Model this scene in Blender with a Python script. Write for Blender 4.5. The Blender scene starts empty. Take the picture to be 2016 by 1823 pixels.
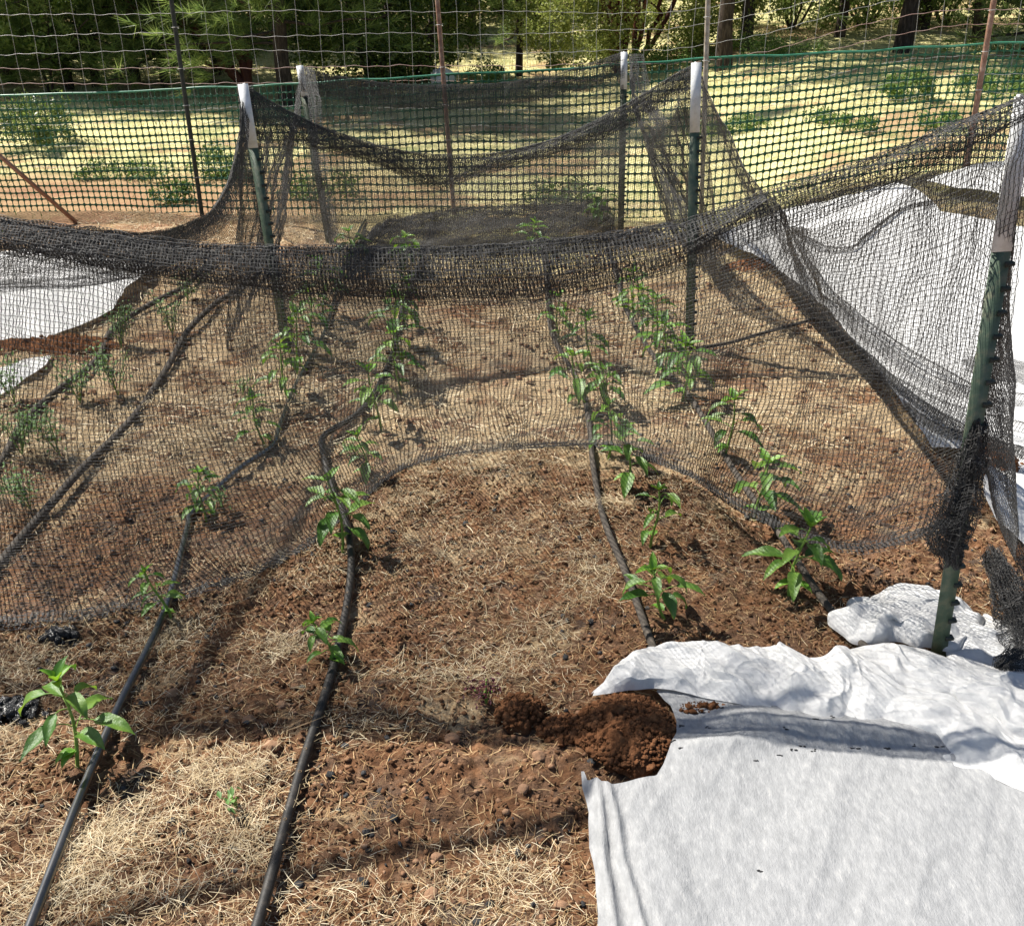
import bpy, math, random
import numpy as np
from mathutils import Matrix, Vector
random.seed(7); RNG = np.random.default_rng(11)
S = bpy.context.scene
COL = S.collection

# ---------------------------------------------------------------- camera
CAMZ, PITCH, ROLL, FPX = 1.65, math.radians(26.8), math.radians(-1.0), 2018.0
fw = np.array([0, math.cos(PITCH), -math.sin(PITCH)])
r0 = np.array([1.0, 0, 0]); u0 = np.array([0, math.sin(PITCH), math.cos(PITCH)])
rt = r0*math.cos(ROLL) + u0*math.sin(ROLL)
up = u0*math.cos(ROLL) - r0*math.sin(ROLL)
cam = bpy.data.cameras.new('camera'); co = bpy.data.objects.new('camera', cam); COL.objects.link(co)
cam.sensor_width = 36; cam.sensor_fit = 'HORIZONTAL'; cam.lens = 36*FPX/2016; cam.clip_start = 0.05; cam.clip_end = 800
m = Matrix.Identity(4)
for i in range(3):
    m[i][0] = rt[i]; m[i][1] = up[i]; m[i][2] = -fw[i]
m[2][3] = CAMZ
co.matrix_world = m
S.camera = co

# ---------------------------------------------------------------- light
SUN_EL = math.radians(52); SH = np.array([0.855, -0.518])          # direction in which shadows fall
w = bpy.data.worlds.new('World'); S.world = w; w.use_nodes = True
nt = w.node_tree; bg = nt.nodes['Background']
sky = nt.nodes.new('ShaderNodeTexSky'); sky.sky_type = 'NISHITA'; sky.sun_disc = False
sky.sun_elevation = SUN_EL; sky.sun_rotation = math.atan2(-SH[0], -SH[1])
nt.links.new(sky.outputs[0], bg.inputs[0]); bg.inputs[1].default_value = 0.062
sl = bpy.data.lights.new('sun', 'SUN'); sl.energy = 5.0; sl.angle = math.radians(0.5); sl.color = (1, 0.95, 0.87)
so = bpy.data.objects.new('sun', sl); COL.objects.link(so)
sd = Vector((SH[0]*math.cos(SUN_EL), SH[1]*math.cos(SUN_EL), -math.sin(SUN_EL)))
so.rotation_euler = sd.to_track_quat('-Z', 'Y').to_euler(); so.location = (-6, -3, 9)
S.view_settings.view_transform = 'Standard'; S.view_settings.look = 'None'
S.view_settings.exposure = 1.0; S.view_settings.gamma = 1
S.render.engine = 'CYCLES'
S.cycles.max_bounces = 6; S.cycles.transparent_max_bounces = 8; S.cycles.diffuse_bounces = 3

# ---------------------------------------------------------------- noise and terrain
def vn(x, y, seed=0):
    x = np.asarray(x, float); y = np.asarray(y, float)
    xi = np.floor(x).astype(np.int64); yi = np.floor(y).astype(np.int64)
    fx = x-xi; fy = y-yi; fx = fx*fx*(3-2*fx); fy = fy*fy*(3-2*fy)
    def h(a, b):
        n = (a*374761393 + b*668265263 + seed*1442695041) & 0xffffffff
        n = ((n ^ (n >> 13))*1274126177) & 0xffffffff
        n = n ^ (n >> 16)
        return (n & 0xffff)/32767.5 - 1
    return (h(xi, yi)*(1-fx)+h(xi+1, yi)*fx)*(1-fy) + (h(xi, yi+1)*(1-fx)+h(xi+1, yi+1)*fx)*fy
def fbm(x, y, seed=0, o=4):
    a, t = 1.0, 0
    for i in range(o):
        t = t+a*vn(x*2**i, y*2**i, seed+i*17); a *= .5
    return t/1.9
def sm(t):
    t = np.clip(t, 0, 1); return t*t*(3-2*t)
def gz(X, Y):
    X = np.asarray(X, float); Y = np.asarray(Y, float)
    z = .30*sm((X-.9)/2.0)*sm((Y-4.0)/2.4)
    z = z + .022*np.maximum(0, Y-8) + .018*np.maximum(0, Y-7)*sm(X/4)
    return z
def rough(X, Y):
    nearm = 1-sm((Y-3.6)/3.5); out = sm((abs(X)-2.0)/2.5)
    k = np.clip(nearm*(1-out), 0, 1)
    z = .016*vn(X*3.1, Y*3.1, 5) + .012*vn(X*8, Y*8, 9)
    c = vn(X*26, Y*26, 21); z = z + k*.013*np.abs(c)*(.6+.7*vn(X*5, Y*5, 33))
    z = z + k*.0075*vn(X*55, Y*55, 41)*(.7+.5*vn(X*7, Y*7, 35)) + k*.0042*vn(X*78, Y*78, 51)
    z = z + .03*vn(X*.7, Y*.7, 61)*sm((Y-7)/4)
    return z
def H(X, Y): return gz(X, Y)+rough(X, Y)
def ray(x, y):
    v = fw + rt*((x-1008)/FPX) - up*((y-911.5)/FPX); return v
def atY(x, y, Y):
    v = ray(x, y); t = Y/v[1]; return np.array([v[0]*t, Y, CAMZ+v[2]*t])
def atG(x, y, dz=0.0):
    v = ray(x, y); t = (dz-CAMZ)/v[2] if v[2] < -1e-3 else 60
    for _ in range(30):
        z = float(gz(v[0]*t, v[1]*t))+dz
        t = t*.5 + .5*((z-CAMZ)/v[2])
    return np.array([v[0]*t, v[1]*t, CAMZ+v[2]*t])
def G2(x, y):
    p = atG(x, y); return (p[0], p[1])

# ---------------------------------------------------------------- mesh helpers
def build(name, parts, mats, parent=None, smooth=False, loc=None):
    """parts: list of (V (n,3), F (m,k)[, material index]) joined into ONE mesh object"""
    if not isinstance(mats, (list, tuple)): mats = [mats]
    Vs, loops, starts, totals, mi = [], [], [], [], []
    off = 0; lo = 0
    for p in parts:
        V, F = np.asarray(p[0], float).reshape(-1, 3), np.asarray(p[1], np.int64)
        if len(F) == 0: continue
        k = F.shape[1]
        Vs.append(V); loops.append((F+off).ravel())
        starts.append(lo+np.arange(len(F))*k); totals.append(np.full(len(F), k))
        mi.append(np.full(len(F), p[2] if len(p) > 2 else 0))
        off += len(V); lo += F.size
    V = np.concatenate(Vs); L = np.concatenate(loops)
    if parent is not None and loc is None: o_ = np.array(parent['_w'])
    elif loc is not None: o_ = np.array(loc, float)
    else: o_ = np.array([V[:, 0].mean(), V[:, 1].mean(), V[:, 2].min()])
    V = V-o_
    me = bpy.data.meshes.new(name)
    me.vertices.add(len(V)); me.vertices.foreach_set('co', V.astype(np.float32).ravel())
    me.loops.add(len(L)); me.loops.foreach_set('vertex_index', L.astype(np.int32))
    st = np.concatenate(starts); me.polygons.add(len(st))
    me.polygons.foreach_set('loop_start', st.astype(np.int32))
    me.polygons.foreach_set('loop_total', np.concatenate(totals).astype(np.int32))
    me.polygons.foreach_set('material_index', np.concatenate(mi).astype(np.int32))
    if smooth: me.polygons.foreach_set('use_smooth', np.ones(len(st), bool))
    me.update(calc_edges=True)
    for mm in mats: me.materials.append(mm)
    o = bpy.data.objects.new(name, me); COL.objects.link(o)
    if parent is not None:
        o.parent = parent
        if loc is not None:
            o.location = Vector(o_-np.array(parent['_w']))
        o['_w'] = [float(a) for a in (o_ if loc is not None else parent['_w'])]
    else:
        o.location = Vector(o_); o['_w'] = [float(a) for a in o_]
    return o
def tag(o, label=None, cat=None, group=None, kind=None):
    for k, v in (('label', label), ('category', cat), ('group', group), ('kind', kind)):
        if v: o[k] = v
    return o
def thing(name, loc, label, cat, group=None):
    o = bpy.data.objects.new(name, None); COL.objects.link(o); o.empty_display_size = .1
    o.location = Vector([float(a) for a in loc]); o['_w'] = [float(a) for a in loc]
    return tag(o, label, cat, group)
def norm(v): return v/np.maximum(np.linalg.norm(v, axis=-1, keepdims=True), 1e-9)
def tubes(P, r, sides=3, caps=False):
    P = np.asarray(P, float)
    if P.ndim == 2: P = P[None]
    Lc, N, _ = P.shape
    t = norm(np.gradient(P, axis=1)); av = norm(t.mean(axis=1))
    ref = np.where(np.abs(av[:, 2:3]) > .75, np.array([[1., 0, 0]]), np.array([[0, 0, 1.]]))
    n1 = norm(np.cross(t, np.broadcast_to(ref[:, None, :], t.shape))); n2 = np.cross(t, n1)
    a = np.arange(sides)*2*math.pi/sides
    r = np.broadcast_to(np.asarray(r, float), (Lc, N)) if np.ndim(r) != 1 else np.broadcast_to(np.asarray(r)[None, :], (Lc, N))
    V = P[:, :, None, :] + r[:, :, None, None]*(np.cos(a)[None, None, :, None]*n1[:, :, None, :] + np.sin(a)[None, None, :, None]*n2[:, :, None, :])
    idx = np.arange(Lc*N*sides).reshape(Lc, N, sides)
    A = idx[:, :-1, :]; B = idx[:, 1:, :]
    F = np.stack([A, np.roll(A, -1, 2), np.roll(B, -1, 2), B], -1).reshape(-1, 4)
    out = [(V.reshape(-1, 3), F)]
    if caps and sides > 4:
        for e in (0, N-1):
            c = V[:, e]
            F2 = np.arange(Lc*sides).reshape(Lc, sides)
            out.append((c.reshape(-1, 3), F2 if e == 0 else F2[:, ::-1]))
    return out
def catmull(pts, u):
    pts = np.asarray(pts, float); n = len(pts)-1
    s = np.clip(np.asarray(u)*n, 0, n-1e-6); i = s.astype(int); f = (s-i)[..., None]
    g = lambda k: pts[np.clip(k, 0, n)]
    a, b, c, d = g(i-1), g(i), g(i+1), g(i+2)
    return .5*((2*b)+(-a+c)*f+(2*a-5*b+4*c-d)*f*f+(-a+3*b-3*c+d)*f**3)
def respl(pts, n):
    """resample a polyline evenly by arc length along a smooth spline"""
    q = catmull(pts, np.linspace(0, 1, 40*len(pts)))
    s = np.concatenate([[0], np.cumsum(np.linalg.norm(np.diff(q, axis=0), axis=1))])
    return np.stack([np.interp(np.linspace(0, s[-1], n), s, q[:, k]) for k in range(q.shape[1])], 1)
def grid_faces(nu, nv):
    i = np.arange(nu*nv).reshape(nu, nv)
    return np.stack([i[:-1, :-1], i[1:, :-1], i[1:, 1:], i[:-1, 1:]], -1).reshape(-1, 4)
def ico(sub=1):
    import bmesh
    bm = bmesh.new(); bmesh.ops.create_icosphere(bm, subdivisions=sub, radius=1)
    V = np.array([v.co[:] for v in bm.verts]); F = np.array([[v.index for v in f.verts] for f in bm.faces]); bm.free()
    return V, F
ICO1, ICO2, ICO3 = ico(1), ico(2), ico(3)
def box(c, s, rz=0):
    V = np.array([[x, y, z] for x in (-.5, .5) for y in (-.5, .5) for z in (-.5, .5)])*np.array(s)
    ca, sa = math.cos(rz), math.sin(rz)
    V = np.stack([V[:, 0]*ca-V[:, 1]*sa, V[:, 0]*sa+V[:, 1]*ca, V[:, 2]], 1)+np.array(c)
    return V, np.array([[0, 1, 3, 2], [4, 6, 7, 5], [0, 4, 5, 1], [2, 3, 7, 6], [0, 2, 6, 4], [1, 5, 7, 3]])

# ---------------------------------------------------------------- materials
def mat(name, cols, scale=20, rough=.8, bump=0, bscale=60, trans=0, spec=.3, island=0, detail=6, coat=0, stretch=None, backtint=None):
    M = bpy.data.materials.new(name); M.use_nodes = True; n = M.node_tree; ns = n.nodes; L = n.links
    b = ns['Principled BSDF']; b.inputs['Roughness'].default_value = rough
    b.inputs['Specular IOR Level'].default_value = spec
    if coat: b.inputs['Coat Weight'].default_value = coat; b.inputs['Coat Roughness'].default_value = .15
    tc = ns.new('ShaderNodeTexCoord'); src = tc.outputs['Object']
    if stretch:
        mp = ns.new('ShaderNodeMapping'); mp.inputs['Scale'].default_value = stretch[0]; mp.inputs['Rotation'].default_value = stretch[1]
        L.new(src, mp.inputs[0]); src = mp.outputs[0]
    nz = ns.new('ShaderNodeTexNoise'); nz.inputs['Scale'].default_value = scale; nz.inputs['Detail'].default_value = detail; nz.inputs['Roughness'].default_value = .65
    L.new(src, nz.inputs['Vector'])
    cr = ns.new('ShaderNodeValToRGB'); e = cr.color_ramp.elements
    pos = np.linspace(.3, .7, len(cols)); e[0].position = pos[0]; e[0].color = (*cols[0], 1); e[1].position = pos[-1]; e[1].color = (*cols[-1], 1)
    for p_, c_ in zip(pos[1:-1], cols[1:-1]): q = e.new(p_); q.color = (*c_, 1)
    if island:
        gi = ns.new('ShaderNodeNewGeometry'); mx = ns.new('ShaderNodeMix')
        mx.inputs[0].default_value = island; L.new(nz.outputs['Fac'], mx.inputs[2])
        mr = ns.new('ShaderNodeMapRange'); mr.inputs[3].default_value = .25; mr.inputs[4].default_value = .75
        L.new(gi.outputs['Random Per Island'], mr.inputs[0]); L.new(mr.outputs[0], mx.inputs[3]); L.new(mx.outputs[0], cr.inputs[0])
    else: L.new(nz.outputs['Fac'], cr.inputs[0])
    L.new(cr.outputs[0], b.inputs['Base Color'])
    if bump:
        n2 = ns.new('ShaderNodeTexNoise'); n2.inputs['Scale'].default_value = bscale; n2.inputs['Detail'].default_value = 8; n2.inputs['Roughness'].default_value = .7
        L.new(src, n2.inputs['Vector']); bp = ns.new('ShaderNodeBump'); bp.inputs['Strength'].default_value = bump; bp.inputs['Distance'].default_value = .01
        L.new(n2.outputs['Fac'], bp.inputs['Height']); L.new(bp.outputs[0], b.inputs['Normal'])
    if trans:
        tr = ns.new('ShaderNodeBsdfTranslucent'); ms = ns.new('ShaderNodeMixShader'); ms.inputs[0].default_value = trans
        if backtint:
            hx = ns.new('ShaderNodeMix'); hx.data_type = 'RGBA'; hx.blend_type = 'MULTIPLY'; hx.inputs[0].default_value = 1
            L.new(cr.outputs[0], hx.inputs[6]); hx.inputs[7].default_value = (*backtint, 1); L.new(hx.outputs[2], tr.inputs[0])
        else: L.new(cr.outputs[0], tr.inputs[0])
        L.new(b.outputs[0], ms.inputs[1]); L.new(tr.outputs[0], ms.inputs[2]); L.new(ms.outputs[0], ns['Material Output'].inputs[0])
    return M

def ground_material():
    M = bpy.data.materials.new('soil'); M.use_nodes = True; n = M.node_tree; ns = n.nodes; L = n.links
    b = ns['Principled BSDF']; b.inputs['Roughness'].default_value = .95; b.inputs['Specular IOR Level'].default_value = .15
    g = ns.new('ShaderNodeNewGeometry'); P = g.outputs['Position']
    def noise(sc, det=6, ro=.65):
        z = ns.new('ShaderNodeTexNoise'); z.inputs['Scale'].default_value = sc; z.inputs['Detail'].default_value = det; z.inputs['Roughness'].default_value = ro
        L.new(P, z.inputs['Vector']); return z.outputs['Fac']
    def ramp(f, st):
        c = ns.new('ShaderNodeValToRGB'); e = c.color_ramp.elements
        e[0].position, e[0].color = st[0][0], (*st[0][1], 1); e[1].position, e[1].color = st[-1][0], (*st[-1][1], 1)
        for p_, q_ in st[1:-1]: k = e.new(p_); k.color = (*q_, 1)
        L.new(f, c.inputs[0]); return c.outputs[0]
    def mix(f, a, c):
        x = ns.new('ShaderNodeMix'); x.data_type = 'RGBA'; L.new(f, x.inputs[0]); L.new(a, x.inputs[6]); L.new(c, x.inputs[7]); return x.outputs[2]
    def math_(op, a, c, clamp=False):
        x = ns.new('ShaderNodeMath'); x.operation = op; x.use_clamp = clamp
        for i, v in enumerate((a, c)):
            if v is None: continue
            if isinstance(v, (int, float)): x.inputs[i].default_value = v
            else: L.new(v, x.inputs[i])
        return x.outputs[0]
    def mr(v, a, c, lo=0., hi=1.):
        x = ns.new('ShaderNodeMapRange'); x.interpolation_type = 'SMOOTHSTEP'; L.new(v, x.inputs[0])
        for i, q in zip((1, 2, 3, 4), (a, c, lo, hi)): x.inputs[i].default_value = q
        return x.outputs[0]
    sp = ns.new('ShaderNodeSeparateXYZ'); L.new(P, sp.inputs[0]); X, Y = sp.outputs[0], sp.outputs[1]
    soil = ramp(noise(30, 9, .75), [(.28, (.036, .017, .009)), (.45, (.115, .055, .027)), (.55, (.20, .100, .049)), (.72, (.32, .175, .092))])
    soil2 = ramp(noise(140, 5, .8), [(.3, (.04, .023, .015)), (.5, (.135, .077, .045)), (.7, (.28, .17, .105))])
    soil = mix(mr(noise(12), .4, .6), soil, soil2)
    char = ramp(noise(70, 6), [(.35, (.02, .018, .016)), (.7, (.13, .10, .08))])
    soil = mix(mr(noise(5, 5), .56, .66, 0, .8), soil, char)
    straw = ramp(noise(90, 8, .8), [(.3, (.17, .115, .065)), (.5, (.42, .32, .19)), (.68, (.66, .54, .35))])
    # litter lies thicker behind the front net
    thick = math_('ADD', mr(Y, 2.5, 3.6, 0, .15), noise(3.5, 7), False)
    near = mix(mr(thick, .56, .68, 0, .75), soil, straw)
    dry = ramp(noise(14, 10, .8), [(.3, (.26, .22, .09)), (.45, (.50, .45, .20)), (.62, (.72, .66, .36))])
    red = ramp(noise(22, 8, .7), [(.3, (.20, .10, .055)), (.7, (.40, .22, .13))])
    far = mix(mr(noise(.9, 6), .5, .6, 0, .75), dry, red)
    grn = ramp(noise(40, 6), [(.3, (.07, .10, .03)), (.7, (.22, .27, .09))])
    far = mix(mr(noise(2.6, 9, .75), .47, .66, 0, .75), far, grn)
    lr = math_('MULTIPLY', mr(math_('ADD', X, math_('MULTIPLY', noise(1.3), -2)), -2.6, -1.3, 1, 0), mr(math_('ADD', Y, noise(1.8, 7)), 8.6, 9.8, 1, 0)); far = mix(math_('MULTIPLY', lr, .8), far, red)
    col = mix(mr(math_('ADD', Y, math_('MULTIPLY', noise(2.2, 5), 1.6)), 5.9, 7.6), near, far)
    L.new(col, b.inputs['Base Color'])
    bp = ns.new('ShaderNodeBump'); bp.inputs['Strength'].default_value = .9; bp.inputs['Distance'].default_value = .008
    L.new(noise(120, 9, .75), bp.inputs['Height']); L.new(bp.outputs[0], b.inputs['Normal'])
    return M
MAT_SOIL = ground_material()
M_HEAP = mat('heaped_soil', [(.065, .028, .013), (.16, .070, .032), (.27, .13, .062)], 45, .95, .9, 130, spec=.1, detail=9)
M_STONE = mat('stone', [(.10, .052, .030), (.22, .12, .068), (.34, .21, .13)], 30, .9, .6, 80, spec=.15, island=.6)
M_CRUMB = mat('soil_crumb', [(.06, .030, .016), (.15, .075, .038), (.29, .165, .092)], 30, .95, .6, 120, spec=.1, island=.75)
M_CHAR = mat('charcoal', [(.008, .008, .008), (.03, .03, .032), (.07, .07, .07)], 60, .55, .8, 150, spec=.4, island=.5)
M_TAR = mat('wet_charcoal', [(.004, .004, .004), (.012, .012, .013), (.025, .025, .026)], 80, .22, .8, 200, spec=.6)
M_STRAW = mat('straw', [(.26, .18, .10), (.52, .41, .24), (.80, .70, .50)], 8, .7, spec=.25, island=.8, trans=.15)
M_STRAWD = mat('straw_weathered', [(.14, .08, .04), (.30, .19, .09), (.46, .33, .18)], 8, .8, spec=.2, island=.8)
M_NET = mat('black_net', [(.018, .0175, .017), (.034, .033, .032), (.062, .060, .058)], 60, .5, spec=.5)
M_TUBE = mat('drip_tube', [(.012, .011, .010), (.024, .022, .02), (.055, .045, .036)], 30, .5, .15, 90, spec=.35)
M_TUBES = mat('drip_tube_glossy', [(.008, .008, .008), (.014, .014, .014), (.03, .027, .024)], 20, .3, .03, 60, spec=1.0, coat=1.0)
M_TUBED = mat('drip_tube_dusty', [(.04, .035, .03), (.07, .06, .05), (.12, .10, .08)], 40, .8, .2, 90, spec=.2)
M_POSTG = mat('green_enamel', [(.050, .080, .052), (.085, .125, .082), (.20, .19, .12)], 22, .5, .15, 80, spec=.4)
M_POSTW = mat('white_enamel', [(.62, .62, .60), (.76, .77, .76), (.84, .84, .84)], 40, .5, .1, 80, spec=.4)
M_POSTD = mat('dark_post_paint', [(.02, .025, .02), (.035, .04, .032), (.06, .06, .05)], 30, .6, .1, 60)
M_POSTB = mat('rusty_post_steel', [(.17, .08, .05), (.28, .15, .10), (.40, .27, .20)], 25, .55, .2, 60, spec=.5)
M_POSTL = mat('galvanised_post_steel', [(.26, .20, .14), (.40, .34, .27), (.50, .45, .38)], 25, .45, .1, 60, spec=.5)
M_WIRE = mat('fence_wire', [(.26, .25, .24), (.42, .41, .39), (.58, .56, .54)], 12, .4, spec=.6)
M_WIRER = mat('rusty_wire', [(.20, .11, .09), (.34, .22, .19), (.45, .33, .29)], 12, .6, spec=.4)
M_GFEN = mat('green_plastic', [(.012, .075, .032), (.022, .12, .055), (.05, .19, .10)], 6, .4, spec=.5, trans=.15)
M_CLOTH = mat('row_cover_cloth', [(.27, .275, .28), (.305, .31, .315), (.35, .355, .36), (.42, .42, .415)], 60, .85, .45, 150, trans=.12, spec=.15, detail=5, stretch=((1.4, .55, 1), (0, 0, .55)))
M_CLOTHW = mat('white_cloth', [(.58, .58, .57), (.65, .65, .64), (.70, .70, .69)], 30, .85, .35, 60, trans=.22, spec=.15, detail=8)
M_LEAF = mat('pepper_leaf', [(.035, .100, .016), (.085, .19, .030), (.20, .32, .06)], 25, .33, .35, 70, trans=.28, spec=.5, island=.5, backtint=(1.6, 1.5, .6))
M_LEAFY = mat('young_pepper_leaf', [(.09, .22, .02), (.15, .32, .035), (.24, .42, .06)], 25, .38, .3, 70, trans=.32, spec=.45, island=.5, backtint=(1.5, 1.4, .6))
M_STEM = mat('green_stem', [(.10, .20, .03), (.18, .30, .05), (.26, .36, .10)], 40, .5, spec=.3)
M_FERN = mat('fine_leaf', [(.07, .15, .04), (.13, .25, .07), (.24, .36, .13)], 20, .5, trans=.3, spec=.3, island=.6)
M_OAK = mat('oak_leaf', [(.08, .13, .025), (.17, .24, .05), (.34, .40, .13)], 3, .4, trans=.48, spec=.4, island=.7)
M_OAKB = mat('bright_oak_leaf', [(.10, .17, .03), (.20, .29, .06), (.36, .44, .14)], 3, .4, trans=.48, spec=.45, island=.7)
M_OAKD = mat('live_oak_leaf', [(.035, .065, .014), (.09, .14, .03), (.25, .31, .08)], 2, .4, trans=.48, spec=.4, island=.6)
M_MANZ = mat('manzanita_leaf', [(.12, .16, .03), (.26, .30, .07), (.42, .44, .14)], 3, .45, trans=.48, spec=.35, island=.7)
M_NEED = mat('pine_needle', [(.07, .12, .03), (.15, .22, .055), (.30, .37, .11)], 2, .5, trans=.48, spec=.3, island=.7)
M_BARK = mat('pine_bark', [(.018, .013, .010), (.05, .036, .028), (.12, .09, .07)], 14, .95, 1., 30, stretch=((3, 3, .6), (0, 0, 0)))
M_BARKR = mat('red_bark', [(.05, .014, .008), (.11, .032, .018), (.20, .07, .04)], 10, .6, .3, 30, stretch=((2, 2, .4), (0, 0, 0)))
M_WEED = mat('weed_leaf', [(.06, .12, .02), (.12, .20, .04), (.22, .30, .08)], 6, .55, trans=.25, island=.6)
M_DRYG = mat('dry_grass_blade', [(.36, .32, .13), (.60, .54, .27), (.80, .73, .44)], 2, .8, trans=.25, island=.7, spec=.2)
M_PURP = mat('purple_leaf', [(.05, .008, .015), (.10, .02, .03), (.17, .05, .06)], 40, .5, trans=.15, island=.5)
M_WOOD = mat('stick_bark', [(.10, .05, .028), (.20, .11, .06), (.30, .19, .12)], 30, .9, .5, 60)

# ---------------------------------------------------------------- ground: one sheet, finer where the camera stands
xs = [0.0]; 
while xs[-1] < 260: xs.append(xs[-1]+(.0065 if xs[-1] < 1.35 else max(.0065, (xs[-1]-1.35)*.028+.0065)))
xs = np.array(xs); xs = np.concatenate([-xs[::-1], xs[1:]])
ys = [.75]
while ys[-1] < 320: ys.append(ys[-1]+(.0065 if ys[-1] < 2.6 else .0065+(ys[-1]-2.6)*.009))
yb = [.75]
while yb[-1] > -60: yb.append(yb[-1]-(.01+(.75-yb[-1])*.15))
ys = np.array(yb[::-1][:-1]+ys)
XX, YY = np.meshgrid(xs, ys, indexing='ij')
tag(build('ground', [(np.stack([XX, YY, H(XX, YY)], -1).reshape(-1, 3), grid_faces(len(xs), len(ys)))], MAT_SOIL, smooth=True, loc=(0, 0, 0)),
    'bare reddish brown soil of the garden running into dry grass', kind='structure')

# ---------------------------------------------------------------- scattered litter (uncountable)
def scatter_xy(n, x0, x1, y0, y1, dens):
    X = RNG.uniform(x0, x1, n); Y = RNG.uniform(y0, y1, n)
    k = RNG.uniform(0, 1, n) < dens(X, Y); return X[k], Y[k]
def strands(X, Y, lmin, lmax, wd, lift=.006, pitch=.25, seg=3):
    n = len(X); Ln = RNG.uniform(lmin, lmax, n)*RNG.uniform(.5, 1, n); az = RNG.uniform(0, 2*math.pi, n)
    bend = RNG.normal(0, .32, n); pt = np.abs(RNG.normal(0, pitch, n))
    t = np.linspace(-.5, .5, seg+1)
    a = az[:, None]+bend[:, None]*t[None]*1.6
    st = Ln[:, None]/seg
    dx = np.cumsum(np.cos(a)*st, 1); dy = np.cumsum(np.sin(a)*st, 1)
    px = X[:, None]+dx; py = Y[:, None]+dy
    tt = t[None]+.5
    pz = H(px[:, seg//2], py[:, seg//2])[:, None]+lift*RNG.uniform(.2, 1.6, n)[:, None]+np.sin(pt)[:, None]*Ln[:, None]*tt*.5
    nx = -np.sin(a); ny = np.cos(a); tw = RNG.uniform(-.6, .6, n)[:, None]
    W = (wd*RNG.uniform(.5, 1.4, n))[:, None]*(1-.35*np.abs(t*2)[None])
    A = np.stack([px+nx*W, py+ny*W, pz+tw*W], -1); B = np.stack([px-nx*W, py-ny*W, pz-tw*W], -1)
    V = np.stack([A, B], 2)                                      # n, seg+1, 2, 3
    i = np.arange(n*(seg+1)*2).reshape(n, seg+1, 2)
    F = np.stack([i[:, :-1, 0], i[:, 1:, 0], i[:, 1:, 1], i[:, :-1, 1]], -1).reshape(-1, 4)
    return V.reshape(-1, 3), F
def straw_d(X, Y):
    d = .38+1.25*fbm(X*2.3, Y*2.3, 71)+.25*vn(X*9, Y*9, 73)+.28*sm((Y-2.7)/1.2) + .25*sm((-X-.25)/.4)*(1-sm((Y-2.2)/.6))-.42*np.exp(-((X-.30)/.55)**2)*(1-sm((Y-3)/.5))
    return np.clip(d, .04, 1)**1.8
X, Y = scatter_xy(150000, -1.9, 1.9, .95, 3.5, straw_d)
fineA = strands(X, Y, .010, .052, .00045, .008, .32)
X, Y = scatter_xy(3500, -1.9, 1.9, .95, 3.5, straw_d)
fineC = strands(X, Y, .03, .10, .0008, .008, .2)
X, Y = scatter_xy(80000, -3.2, 2.6, 3.3, 7.4, straw_d)
fineB = strands(X, Y, .03, .11, .0014, .008, .3)
mats = [fineA, fineB, fineC]; TH = .62
for cx, cy, rx, ry, n in ((260, 1640, .13, .10, 1500), (110, 1760, .13, .09, 1500), (480, 1650, .10, .08, 1100), (330, 1255, .09, .08, 900), (430, 1530, .16, .05, 900), (560, 1270, .08, .05, 500), (1180, 1000, .10, .06, 500), (885, 1340, .22, .06, 900),
        (1170, 1150, .07, .12, 600), (60, 1320, .12, .08, 800), (930, 930, .2, .08, 700), (840, 1780, .3, .06, 700), (1000, 1700, .1, .05, 250), (160, 1650, .06, .05, 300), (820, 1000, .12, .08, 400), (1080, 1230, .10, .10, 400), (300, 1780, .15, .05, 500), (720, 1440, .1, .05, 300)):
    n = int(n*TH); p = atG(cx, cy); X = p[0]+RNG.normal(0, rx*.55, n); Y = p[1]+RNG.normal(0, ry*.6, n); mats.append(strands(X, Y, .012, .07, .0005, .016, .35))
tag(build('straw_litter', mats, M_STRAW), 'pale straw and dry grass stems strewn over the soil', kind='stuff')
X, Y = scatter_xy(60000, -1.9, 1.9, .95, 3.5, lambda a, b: .6+0*a)
X2, Y2 = scatter_xy(16000, -3, 2.4, 3.3, 7, lambda a, b: .6+0*a)
tag(build('weathered_litter', [strands(X, Y, .015, .05, .0008, .004), strands(X2, Y2, .03, .09, .0014, .005)], M_STRAWD), 'brown weathered stem bits mixed into the soil', kind='stuff')

def blobs(X, Y, r, base, zoff=.2, flat=.7):
    V0, F0 = base; n = len(X); k = len(V0)
    sc = r[:, None, None]*RNG.uniform(.62, 1.3, (n, 1, 3))
    V = V0[None]*(1+RNG.normal(0, .17, (n, k, 1)))*sc; V[..., 2] *= flat
    a = RNG.uniform(0, 6.28, n); c, s = np.cos(a)[:, None], np.sin(a)[:, None]
    V = np.stack([V[..., 0]*c-V[..., 1]*s, V[..., 0]*s+V[..., 1]*c, V[..., 2]], -1)
    V += np.stack([X, Y, H(X, Y)+r*zoff], -1)[:, None, :]
    return V.reshape(-1, 3), (F0[None]+(np.arange(n)*k)[:, None, None]).reshape(-1, 3)
X, Y = scatter_xy(15000, -1.9, 1.9, 1.0, 3.4, lambda a, b: np.clip(.6+.7*fbm(a*3, b*3, 91), .1, 1))
r = .0020+.0065*RNG.power(.28, len(X)); small = blobs(X, Y, r, ICO1)
X, Y = scatter_xy(420, -1.8, 1.8, 1.0, 3.4, lambda a, b: .55+0*a); r = RNG.uniform(.005, .010, len(X)); mid = blobs(X, Y, r, ICO2)
X, Y = scatter_xy(3500, -3, 2, 3.3, 6.6, lambda a, b: .5+0*a); r = RNG.uniform(.006, .018, len(X)); farp = blobs(X, Y, r, ICO1)
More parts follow.
